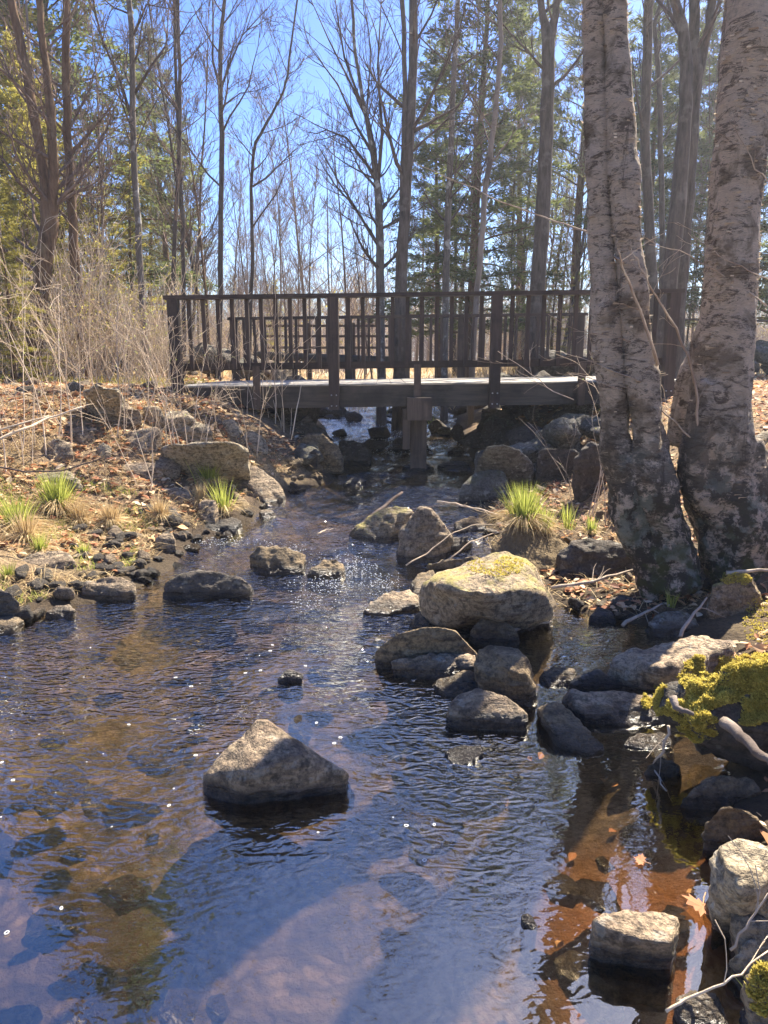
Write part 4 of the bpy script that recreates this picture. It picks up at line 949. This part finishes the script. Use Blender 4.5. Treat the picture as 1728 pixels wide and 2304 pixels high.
big_birch('twin stemmed birch with peeling tan bark at the right', [
    [(1505, 1310, 130), (1462, 1225, 125), (1418, 1150, 102), (1398, 1060, 80), (1382, 900, 72), (1368, 750, 68), (1351, 560, 60), (1344, 400, 54), (1342, 200, 50), (1340, 0, 48), (1338, -200, 48)],
    {'p': [(1520, 1310, 120), (1490, 1200, 110), (1466, 1100, 92), (1450, 950, 78), (1436, 770, 70), (1415, 560, 62), (1401, 400, 62), (1394, 200, 56), (1387, 0, 55), (1383, -200, 48)], 'dy': -.07},
    {'p': [(1520, 1300, 60), (1512, 1200, 70), (1498, 1080, 56), (1478, 950, 40), (1462, 820, 22)], 'dy': .04},
    {'p': [(1560, 1320, 40), (1530, 1260, 60), (1490, 1170, 70)], 'dy': -.1}], 4.3,
    [((1343, -190, 56), -.08), ((1378, -190, 54), .06)], 41,
    [([(1400, 590), (1370, 565), (1330, 525), (1270, 505), (1200, 480), (1100, 440), (1000, 395), (930, 365)], 9, 1.2),
     ([(1480, 820), (1440, 700), (1400, 600), (1390, 560)], 12, -.25), ([(1290, 900), (1230, 870), (1180, 830), (1120, 790)], 4, .5), ([(1440, 860), (1370, 830), (1310, 805), (1240, 790)], 5, .2),
     ([(1400, 880), (1330, 850), (1280, 840)], 4, .2), ([(1420, 770), (1350, 750), (1290, 745)], 3, -.2)])
big_birch('massive single birch with arched mossy roots at the right edge', [
    [(1670, 1330, 210), (1650, 1200, 175), (1622, 1090, 165), (1612, 1000, 160), (1618, 900, 142), (1628, 800, 130), (1638, 700, 124), (1648, 560, 116), (1660, 400, 112), (1678, 200, 112), (1698, 0, 118), (1712, -200, 118)],
    {'p': [(1700, 1280, 60), (1650, 1200, 66), (1600, 1150, 72), (1562, 1090, 76), (1560, 1010, 80), (1580, 920, 70), (1600, 840, 50)], 'dy': -.1},
    {'p': [(1800, 1280, 80), (1740, 1190, 90), (1700, 1080, 80), (1680, 960, 50)], 'dy': -.05},
    {'p': [(1530, 1000, 60), (1535, 930, 56), (1545, 850, 42), (1560, 790, 24), (1575, 700, 12)], 'dy': .1},
    {'p': [(1600, 1340, 70), (1650, 1260, 90), (1680, 1180, 90)], 'dy': -.12}], 4.4,
    [((1711, -190, 116), .08)], 42,
    [([(1570, 985), (1568, 900), (1550, 800), (1520, 740), (1490, 690), (1470, 655), (1440, 600), (1420, 560)], 11, -.2), ([(1560, 990), (1500, 930), (1440, 880), (1400, 870)], 7, -.1),
     ([(1728, 690), (1660, 640), (1590, 600), (1530, 565), (1460, 550)], 6, .1), ([(1760, 640), (1690, 610), (1620, 575), (1560, 530)], 5, -.1), ([(1740, 420), (1700, 380), (1660, 300), (1640, 270)], 5, -.1)])
# bark strip on right birch
# ---------------------------------------------------------------- grass tufts
def tuft(u, v, s, label, n=160, mat='grass', skirt=True, z=None, cat='grass tuft'):
    p = hit(u, v) if z is None else P(u, v, z=z); rn = random.Random(int(u * 3 + v)); a_ = MB(); b_ = MB()
    def blade(mb, L, wd, out, curl):
        a = rn.uniform(0, 6.28); r0 = abs(rn.gauss(0, .25)) * s * .5; c = Vector((math.cos(a) * r0, math.sin(a) * r0, 0)); d = Vector((math.cos(a) * out + rn.gauss(0, .1), math.sin(a) * out + rn.gauss(0, .1), 1)).normalized()
        side = d.cross(Vector((rn.gauss(0, 1), rn.gauss(0, 1), .2))).normalized() * wd; q = c; tn = rn.random()
        for k in range(3):
            e_ = q + d * L / 3; w1 = 1 - k / 3; w2 = 1 - (k + 1) / 3
            mb.quad(q - side * w1, q + side * w1, e_ + side * w2, e_ - side * w2, tn); q = e_
            d = (d + Vector((math.cos(a) * curl, math.sin(a) * curl, -curl * 1.2))).normalized()
    for i in range(n): blade(a_, s * rn.uniform(.5, 1.1), .0035 * (1 + s), abs(rn.gauss(.1, .22)), .08)
    e = empty('grass_tuft', p); tag(e, label, cat)
    link('blades', a_.mesh('blades', M[mat], None, False), e)
    if skirt:
        for i in range(n): blade(b_, s * rn.uniform(.5, 1.2), .003 * (1 + s), rn.uniform(.6, 1.8), .75)
        link('dry_skirt', b_.mesh('dry_skirt', M['straw'], None, False), e)
    return e
# raised hummock that carries the big tussock
m, b = rough_hull([P(u, v, y=yy) for u, v, yy in [(1110, 1230, 5.1), (1150, 1170, 5.3), (1200, 1160, 5.4), (1260, 1200, 5.3), (1290, 1250, 5.0), (1120, 1290, 4.9), (1270, 1290, 4.9), (1180, 1180, 5.7), (1260, 1220, 5.8), (1130, 1240, 5.7)]], 'hummock', M['straw'], 77, .03, .06)
g = NG('hummock_earth'); g.bsdf(g.mix(g.noise(g.coord(), 30, 5), (.05, .035, .02), (.28, .2, .1)), .9, g.bump(g.noise(g.coord(), 40, 4), 1, .03)); M['hum'] = g.m
m.materials.clear(); m.materials.append(M['hum']); tag(link('earth_hummock', m, loc=b), 'straw covered hummock of earth under the big bright tussock', 'hummock')
def tz(u, v, yy): return P(u, v, y=yy)
def tuft_at(p, s, label, n, skirt=True):
    e = tuft(864, 1500, s, label, n, skirt=skirt); e.location = p; return e
tuft_at(tz(1178, 1180, 5.3), .34, 'big bright green grass tussock beside the stream at centre right', 420)
tuft_at(tz(1225, 1195, 5.25), .22, 'smaller green tuft on the right flank of the big tussock', 140)
tuft_at(tz(1275, 1190, 5.4), .24, 'narrow green tuft between the tussock and the twin birch', 50, False)
tuft_at(tz(1330, 1200, 5.0), .15, 'leafy green seedlings beside the twin birch foot', 60)
tuft(130, 1148, .36, 'bright green grass tuft in the left bank leaves', 420)
tuft(40, 1195, .32, 'green grass tuft at the left edge above the shingle', 280)
tuft(470, 1090, .3, 'green grass tuft left of the striped rock', 220)
tuft(502, 1150, .32, 'green grass tuft hanging over the lower left bank', 130)
tuft(425, 1055, .14, 'thin pale grass below the long golden boulder', 90)
tuft(250, 1180, .22, 'straw tuft of bent dead blades on the left bank edge', 260, mat='straw')
tuft(90, 1245, .18, 'low green tuft above the left shingle', 110)
tuft(60, 1215, .24, 'shaggy straw tuft hanging below the tuft at the left edge', 260, mat='straw')
tuft(360, 1165, .2, 'straw tuft drooping over the dark lumpy rock', 220, mat='straw')
tuft(450, 1130, .2, 'straw tuft on the squat grey rock at the left bank', 200, mat='straw')
tuft(180, 1175, .2, 'straw tuft between the bright left tuft and the shingle', 200, mat='straw')
tuft(190, 1250, .13, 'low green tuft amid the left shingle', 80)
tuft(20, 1300, .12, 'low green tuft by the boulder at the left edge', 60)
tuft(855, 952, .35, 'bright grass tuft in the rapids under the bridge', 120, skirt=False)
tuft(975, 965, .3, 'bright grass tuft right of the bridge pier', 60, skirt=False)
tuft(1510, 1370, .16, 'thin dark green blades in front of the mossy stone', 30, skirt=False)
tuft(1660, 1365, .1, 'small light green sprout tuft beside the moss capped rock', 60, skirt=False)
tuft(1700, 2270, .1, 'fresh broad green shoots at the bottom right corner', 16, skirt=False)
# straw and grass carpets
def carpet(name, label, cat, n, fn, mat, L, wd, seed, lean=1.2, kind='stuff'):
    rn = random.Random(seed); m = MB(); c = 0; t = 0
    while c < n and t < n * 10:
        t += 1; r = fn(rn)
        if r is None: continue
        x, y = r; c += 1; p = Vector((x, y, gz(x, y))); a = rn.uniform(0, 6.28)
        d = Vector((math.cos(a) * lean, math.sin(a) * lean, rn.uniform(.15, 1))).normalized(); l = L * rn.uniform(.4, 1.2); s = d.cross(Vector((0, 0, 1))).normalized() * wd; tn = rn.random()
        q = p + d * l * .5; e_ = q + (d + Vector((0, 0, -.5))).normalized() * l * .5
        m.quad(p - s, p + s, q + s * .7, q - s * .7, tn); m.tri(q - s * .7, q + s * .7, e_, tn)
    return tag(link(name, m.mesh(name, M[mat], None, False)), label, cat, kind=kind)
def cl(rn):
    y = rn.uniform(3.9, 8.5); x = lshore(y) - rn.uniform(.2, 3.5)
    return (x, y) if noise.noise(Vector((x * 1.6, y * 1.6, 0))) > -.05 or rn.random() < .15 else None
carpet('dead_grass', 'straw coloured dead grass matted over the left bank', 'grass', 24000, cl, 'straw', .13, .0022, 1)
def cl2(rn):
    y = rn.uniform(4.1, 6.2); x = lshore(y) - rn.uniform(.2, 2.2); return (x, y) if noise.noise(Vector((x * 2.5, y * 2.5, 5))) > .12 else None
carpet('low_green_grass', 'low yellow green grass patches above the left shingle', 'grass', 5000, cl2, 'grass', .07, .002, 2, .5)
def cl3(rn):
    y = rn.uniform(4.0, 8.5); x = rshore(y) + rn.uniform(.0, 2.5); return (x, y)
carpet('dead_grass', 'dead grass and stems matted over the right bank behind the boulders', 'grass', 5000, cl3, 'straw', .16, .002, 3)
def cl4(rn):
    y = rn.uniform(9.2, 13); x = rn.uniform(-9, -2.9); return (x, y)
carpet('low_yellow_undergrowth', 'low yellow green undergrowth along the path at the left', 'undergrowth', 9000, cl4, 'gold', .14, .005, 4, .6)
def cl5(rn):
    y = rn.uniform(16, 40); x = rn.uniform(-.6, .6) * y; return (x, y)
carpet('field_grass', 'tan dead grass of the field beyond the bridge', 'grass', 14000, cl5, 'straw', .55, .012, 5, .5)
def cl6(rn):
    y = rn.uniform(4.6, 9.4); x = lshore(y) - rn.uniform(.1, 5); return (x, y)
carpet('twig_litter', 'thin dead twigs strewn among the leaves of the left bank', 'twigs', 900, cl6, 'straw', .4, .003, 7, 2.5)
# ---------------------------------------------------------------- leaf litter
def leaf(mb, p, s, rn, flat=.35, tone=None):
    n = Vector((rn.gauss(0, flat), rn.gauss(0, flat), 1)).normalized(); a = Vector((rn.gauss(0, 1), rn.gauss(0, 1), 0)); a = (a - n * a.dot(n)).normalized(); b = n.cross(a)
    cu = rn.uniform(.05, .4) * s; tn = rn.random() if tone is None else tone
    v = [p - a * s, p + b * s * .55 - a * s * .2 + n * cu, p + a * s * .3 + b * s * .5 + n * cu * .8, p + a * s, p - b * s * .5 + a * s * .25 + n * cu, p - b * s * .55 - a * s * .25 + n * cu * .7]
    k = len(mb.v)
    for q in v: mb.v.append((q.x, q.y, q.z))
    mb.f += [(k, k + 1, k + 2, k + 3), (k, k + 3, k + 4, k + 5)]; mb.a += [tn, tn]
def litter(label, n, fn, seed, s=.03, lift=.01):
    rn = random.Random(seed); m = MB(); c = 0; t = 0
    while c < n and t < n * 12:
        t += 1; r = fn(rn)
        if r is None: continue
        x, y = r; c += 1; leaf(m, Vector((x, y, gz(x, y) + lift + rn.uniform(0, .02))), s * rn.choice((.45, .7, .9, 1.1, 1.5)) * rn.uniform(.7, 1.2), rn)
    tag(link('leaf_litter', m.mesh('leaf_litter', M['litter'], None, False)), label, 'leaves', kind='stuff')
def l1(rn):
    y = rn.uniform(4.8, 9.6); x = lshore(y) - .2 - rn.uniform(0, 1) ** .8 * 5.5
    return (x, y) if noise.noise(Vector((x * 1.1, y * 1.1, 3))) > -.35 else None
litter('red brown fallen leaves covering the left bank', 13500, l1, 1)
def l2(rn):
    y = rn.uniform(3.9, 9.5); x = rshore(y) + .1 + rn.uniform(0, 1) * 4; return (x, y)
litter('fallen leaves covering the bank around the birches', 7000, l2, 2, .028)
def l3(rn):
    y = rn.uniform(1, 3.6); x = rshore(y) + .08 + rn.random() * 1.6; return (x, y)
litter('fallen leaves on the near right bank', 900, l3, 3, .03)
def l4(rn):
    y = rn.uniform(9.5, 17); x = rn.choice((-1, 1)) * rn.uniform(2, 9); return (x, y)
litter('fallen leaves on the ground beyond the bridge', 7000, l4, 4, .045)
rn = random.Random(8); m = MB()
for i in range(60):
    y = rn.uniform(1.3, 4); x = rn.uniform(.3, 1.3)
    if x > rshore(y): continue
    leaf(m, Vector((x, y, gz(x, y) + .02)), rn.uniform(.015, .03), rn, .2, rn.uniform(.2, .6))
tag(link('sunken_leaves', m.mesh('sunken_leaves', M['litter'], None, False)), 'brown leaves lying under water in the side pool', 'leaves', kind='stuff')
# maple leaf half out of the water
def maple(p, s, label, rz, tilt=.1):
    m = MB(); prof = [(0, -.1), (.25, -.35), (.3, -.15), (.7, -.3), (.62, -.05), (1, .25), (.65, .3), (.7, .62), (.38, .5), (.25, .75), (.12, .62), (0, 1.1)]
    ring = [Vector((x, y, .12 * abs(x) + .04 * math.sin(7 * y))) * s for x, y in prof] + [Vector((-x, y, .16 * abs(x))) * s for x, y in prof[-2:0:-1]]
    c = Vector((0, .2 * s, 0)); k = len(ring)
    for i in range(k): m.tri(c, ring[i], ring[(i + 1) % k], .22 + .02 * (i % 3))
    m.tube([Vector((0, 0, 0)), Vector((.03, -.5, .03)) * s, Vector((.0, -.9, .1)) * s], [.0015] * 3, 4)
    m.a += [.5] * (len(m.f) - len(m.a)); o = link('fallen_leaf', m.mesh('fallen_leaf', M['litter'], None, False), loc=p); o.rotation_euler = (tilt, -.1, rz); tag(o, label, 'leaf')
maple(P(1582, 2035, z=.015), .06, 'large brown maple leaf floating beside the wet rocks at lower right', 2.6)
maple(P(1445, 1937, z=.006), .028, 'small orange leaf floating in the side pool', 1)
maple(P(1460, 1330, z=.12), .035, 'curled tan leaf in the mud beyond the side pool', 1, .5)
# ---------------------------------------------------------------- moss mound and overhanging bank
pts = [P(u, v, z=z) for u, v, z in [(1475, 1600, .17), (1480, 1565, .22), (1535, 1600, .28), (1560, 1535, .36), (1640, 1500, .44), (1728, 1490, .46), (1850, 1500, .48), (1545, 1630, .22), (1610, 1655, .22), (1700, 1640, .26), (1850, 1660, .26), (1700, 1700, .02), (1580, 1690, .02), (1850, 1780, 0), (1600, 1560, .22)]]
me, b = rough_hull(pts, 'bank_mound', M['rock_dark'], 88, .02, .09)
mound = tag(link('mossy_bank_mound', me, loc=b), 'dark overhanging bank mound under the bright yellow moss at right', 'bank')
def mossy(label, regions, n, seed, mat='moss', size=.012):
    # fronds planted on the top of whatever stands there
    rn = random.Random(seed); dg = bpy.context.evaluated_depsgraph_get(); bpy.context.view_layer.update(); dg.update(); m = MB(); c = 0
    while c < n:
        u0, v0, ru, rv, zz = rn.choice(regions); a = rn.uniform(0, 6.28); rr = math.sqrt(rn.random())
        u = u0 + ru * rr * math.cos(a); v = v0 + rv * rr * math.sin(a); c += 1
        d = (P(u, v, y=1.0) - Vector((0, 0, CAMH))).normalized()
        ok, loc, nr, *_ = S.ray_cast(dg, Vector((0, 0, CAMH)), d)
        if not ok or loc.y > 4.5 or loc.z < .05: continue
        bump_ = max(0, noise.noise(loc * 26)) * .03
        if noise.noise(loc * 9 + Vector((3, 1, 2))) < -.18: continue
        loc = loc + Vector((0, 0, bump_))
        for k in range(3):
            dd = Vector((rn.gauss(0, .6), rn.gauss(0, .6), rn.uniform(.3, 1))).normalized() * size * rn.uniform(.7, 1.6); wv = dd.cross(Vector((rn.gauss(0, 1), rn.gauss(0, 1), .3))).normalized() * size * .3
            m.quad(loc - dd * .2, loc + dd * .5 - wv, loc + dd, loc + dd * .5 + wv, min(1, max(0, rn.gauss(.5, .25) + bump_ * 12)))
    tag(link('moss', m.mesh('moss', M[mat], None, False)), label, 'moss', kind='stuff')
mossy('bright yellow green moss over the near right bank', [(1640, 1540, 120, 62, .5), (1570, 1590, 70, 45, .4), (1490, 1580, 45, 35, .4), (1700, 1520, 60, 50, 0), (1690, 1590, 60, 45, .4), (1565, 1650, 45, 22, .35), (1600, 1500, 60, 20, .5)], 24000, 5, size=.011)
mossy('yellow green moss patches on the sunlit boulders', [(1120, 1275, 70, 22, 0), (900, 1170, 30, 22, 0), (1660, 1305, 40, 14, 0), (1720, 1400, 50, 60, 0), (1720, 2230, 40, 60, 0)], 3500, 6, size=.009)
# ---------------------------------------------------------------- sticks and fallen branches
def stick(label, pts, w0, Yz, mat='twig_grey', subs=0, seed=0, name='fallen_branch', cat='branch'):
    rn = random.Random(seed + len(label)); q = [P(u, v, z=z) if z is not None else P(u, v, y=yy) for (u, v), (z, yy) in zip(pts, Yz)]
    f = []
    for i in range(len(q) - 1):
        for k in range(4): f.append(q[i].lerp(q[i + 1], k / 4) + Vector([rn.gauss(0, .003) for _ in range(3)]))
    f.append(q[-1]); r = w0 / 2 / F * q[0].length; m = MB(); m.tube([p - q[0] for p in f], [max(.0015, r * (1 - .6 * i / len(f))) for i in range(len(f))], 8)
    for _ in range(subs):
        i = rn.randrange(1, len(f) - 1); grow(m, f[i] - q[0], (f[i + 1] - f[i]).normalized() + Vector([rn.gauss(0, .5) for _ in range(3)]), rn.uniform(.08, .25), r * .35, 0, rn, .5, 0, .0014)
    tag(link(name, m.mesh(name, M[mat]), loc=q[0]), label, cat)
Z = lambda *a: [(z, None) for z in a]
YY = lambda *a: [(None, y) for y in a]
stick('thick pale root running down from the moss to the right edge', [(1630, 1625), (1680, 1670), (1728, 1710), (1790, 1760)], 26, Z(.3, .3, .32, .3), 'bark_pale', name='root', cat='root')
stick('short pale root stub poking out at the left of the moss', [(1510, 1570), (1530, 1595), (1560, 1605)], 18, Z(.38, .36, .36), 'bark_pale', name='root', cat='root')
stick('forked dry twig standing in the side pool', [(1505, 1635), (1492, 1690), (1468, 1722), (1500, 1780)], 7, Z(.2, .1, .02, .0), subs=3)
stick('thin dead stick crossing the bottom right corner', [(1500, 2275), (1560, 2245), (1650, 2200), (1728, 2140)], 8, Z(.02, .05, .12, .16), 'twig_tan', subs=3)
stick('dark upright twig above the thin dead stick', [(1640, 2140), (1690, 2070), (1728, 2010)], 7, Z(.1, .18, .25), 'twig_grey', subs=3)
stick('long dead branch lying in the mud beyond the side pool', [(1240, 1322), (1330, 1308), (1400, 1290), (1455, 1272)], 9, Z(.12, .15, .17, .2), 'twig_grey', subs=6)
stick('short broken branch below the long dead branch', [(1400, 1405), (1440, 1385), (1490, 1358)], 9, Z(.08, .1, .12), 'twig_grey', subs=2)
stick('pale branch leaning down by the dark moss hump', [(1530, 1430), (1555, 1390), (1590, 1345)], 9, Z(.1, .16, .22), 'twig_grey', subs=1)
stick('stick resting at the foot of the massive boulder', [(1155, 1418), (1200, 1405), (1240, 1398)], 9, Z(.04, .04, .05), 'twig_grey')
stick('arching straw coloured stem from the leaning rock to the tussock', [(915, 1270), (960, 1245), (1010, 1205), (1060, 1182), (1130, 1178)], 3.5, YY(4.9, 5, 5.1, 5.2, 5.25), 'twig_tan', subs=0)
stick('second straw stem bending below the arching one', [(1010, 1258), (1060, 1220), (1110, 1200), (1150, 1190)], 3.5, YY(5, 5.1, 5.2, 5.25), 'twig_tan')
stick('pale twig reaching over the water left of the tussock', [(985, 1127), (1040, 1138), (1090, 1148), (1140, 1165)], 5, YY(6, 5.8, 5.5, 5.3), 'twig_tan', subs=4)
stick('dark rotten log lying on the mossy slab', [(800, 1195), (850, 1150), (905, 1108)], 14, YY(5.9, 6.2, 6.5), 'twig_dark')
stick('pale twig on the riffle stones', [(715, 1202), (735, 1192), (750, 1190)], 4, Z(.12, .13, .13), 'twig_tan')
stick('tall leaning straw stem before the left bridge beam', [(655, 990), (668, 920), (678, 865)], 3, YY(8.2, 8.3, 8.4), 'twig_tan')
stick('long bare branch reaching in from the left edge', [(-60, 1010), (60, 965), (110, 940), (185, 915)], 7, YY(4.6, 4.8, 5, 5.1), 'twig_tan', subs=6)
stick('second bare branch reaching in from the left edge above', [(-60, 985), (40, 955), (110, 935)], 5, YY(4.6, 4.7, 4.9), 'twig_grey', subs=5)
stick('dark thin bough sagging across the left bank', [(-40, 1045), (60, 1062), (140, 1060), (230, 1030), (262, 1018)], 4, YY(5, 5, 5.1, 5.2, 5.3), 'twig_dark', subs=4)
stick('stick lying on the ground at the right edge under the birch', [(1635, 1290), (1690, 1283), (1760, 1280)], 10, Z(.32, .34, .36), 'twig_grey')
# ---------------------------------------------------------------- foam and painted sun glints
def ring_mesh(seed):
    rn = random.Random(seed); m = MB(); n = 12; a0 = rn.uniform(.5, .9)
    pts = [Vector((math.cos(a) * (1 + rn.gauss(0, .06)), math.sin(a) * a0, .0)) for a in [6.2832 * k / n for k in range(n)]]
    m.tube(pts + [pts[0]], [.22] * (n + 1), 6, False); return m.mesh('foam_ring', M['foam'])
RM = [ring_mesh(i) for i in range(4)]
rn = random.Random(5)
fp = [(15, 2098), (138, 2043), (440, 1699), (4, 1715), (29, 1755), (395, 1524), (430, 1544), (552, 1514), (586, 1508), (290, 1630), (752, 1672), (712, 1626), (766, 1659), (687, 1498), (608, 1464), (613, 1451), (914, 1857), (977, 1855), (955, 1935), (380, 1812), (391, 1774), (107, 1845), (125, 1783), (195, 1714), (232, 1696), (137, 1550), (450, 1538), (448, 1573), (88, 1652)]
for i in range(16): fp.append((rn.uniform(0, 900), rn.uniform(1420, 1900)))
for i in range(14): fp.append((rn.uniform(640, 900), rn.uniform(1370, 1470)))
for i, (u, v) in enumerate(fp):
    p = P(u, v, z=.004); o = link('foam_ring', RM[i % 4], loc=p); s = (.007 if i < 20 else rn.uniform(.002, .004)) * (.6 + p.y * .15); o.scale = (s, s, s * .35); o.rotation_euler = (0, 0, rn.uniform(0, 6))
    tag(o, 'small white ring of foam drifting on the water', 'foam', 'foam rings drifting on the stream')
m = MB(); rn = random.Random(6)  # white flecks: foam, plus painted sun glints and added brightness under the bridge
def blob(p, s):
    k = len(m.v); 
    for d in ((1, 0, 0), (-1, 0, 0), (0, 1, 0), (0, -1, 0), (0, 0, .5), (0, 0, -.5)):
        j = rn.uniform(.6, 1.3); m.v.append((p.x + d[0] * s * j, p.y + d[1] * s * j, p.z + d[2] * s * j))
    for f in ((0, 2, 4), (2, 1, 4), (1, 3, 4), (3, 0, 4), (2, 0, 5), (1, 2, 5), (3, 1, 5), (0, 3, 5)): m.f.append(tuple(k + q for q in f))
regs = [(640, 1240, 50, 14, 140), (480, 1222, 70, 10, 130), (780, 1285, 60, 30, 380), (740, 1320, 80, 22, 200), (700, 1360, 60, 20, 80), (860, 1320, 40, 22, 130), (760, 950, 60, 10, 260), (840, 962, 70, 14, 420), (820, 978, 60, 14, 420), (870, 990, 70, 14, 420), (990, 1000, 60, 10, 200), (900, 1012, 80, 10, 300), (1020, 960, 60, 14, 200), (1040, 1225, 60, 12, 60)]
for u0, v0, ru, rv, n in regs:
    for _ in range(n):
        u = rn.gauss(u0, ru * .6); v = rn.gauss(v0, rv * .6); h = hit(u, v)
        if h.z > zw(h.y) + .03: continue
        blob(Vector((h.x, h.y, float(zw(h.y)) + rn.uniform(.005, .03))), rn.uniform(.0022, .0065) * (.6 + h.y * .09))
tag(link('foam_and_glints', m.mesh('foam_and_glints', M['foam'])), 'white flecks of foam and painted sun glints in the riffle and the rapids', 'foam', kind='stuff')
g = NG('veil_haze'); pv = g.n('ShaderNodeVolumePrincipled'); pv.inputs['Color'].default_value = (.9, .93, 1, 1); pv.inputs['Density'].default_value = .0019; pv.inputs['Anisotropy'].default_value = .5  # thin air volume added to lighten far trees, standing in for lens veil
g.l(pv.outputs[0], g.out.inputs['Volume'])
m = MB(); m.box((0, 420, 6.5), (1010, 970, 17)); tag(link('added_haze', m.mesh('added_haze', g.m, None, False)), kind='stuff')
print('objects', len(bpy.data.objects), 'tris', sum(len(o.data.polygons) for o in bpy.data.objects if o.type == 'MESH'))
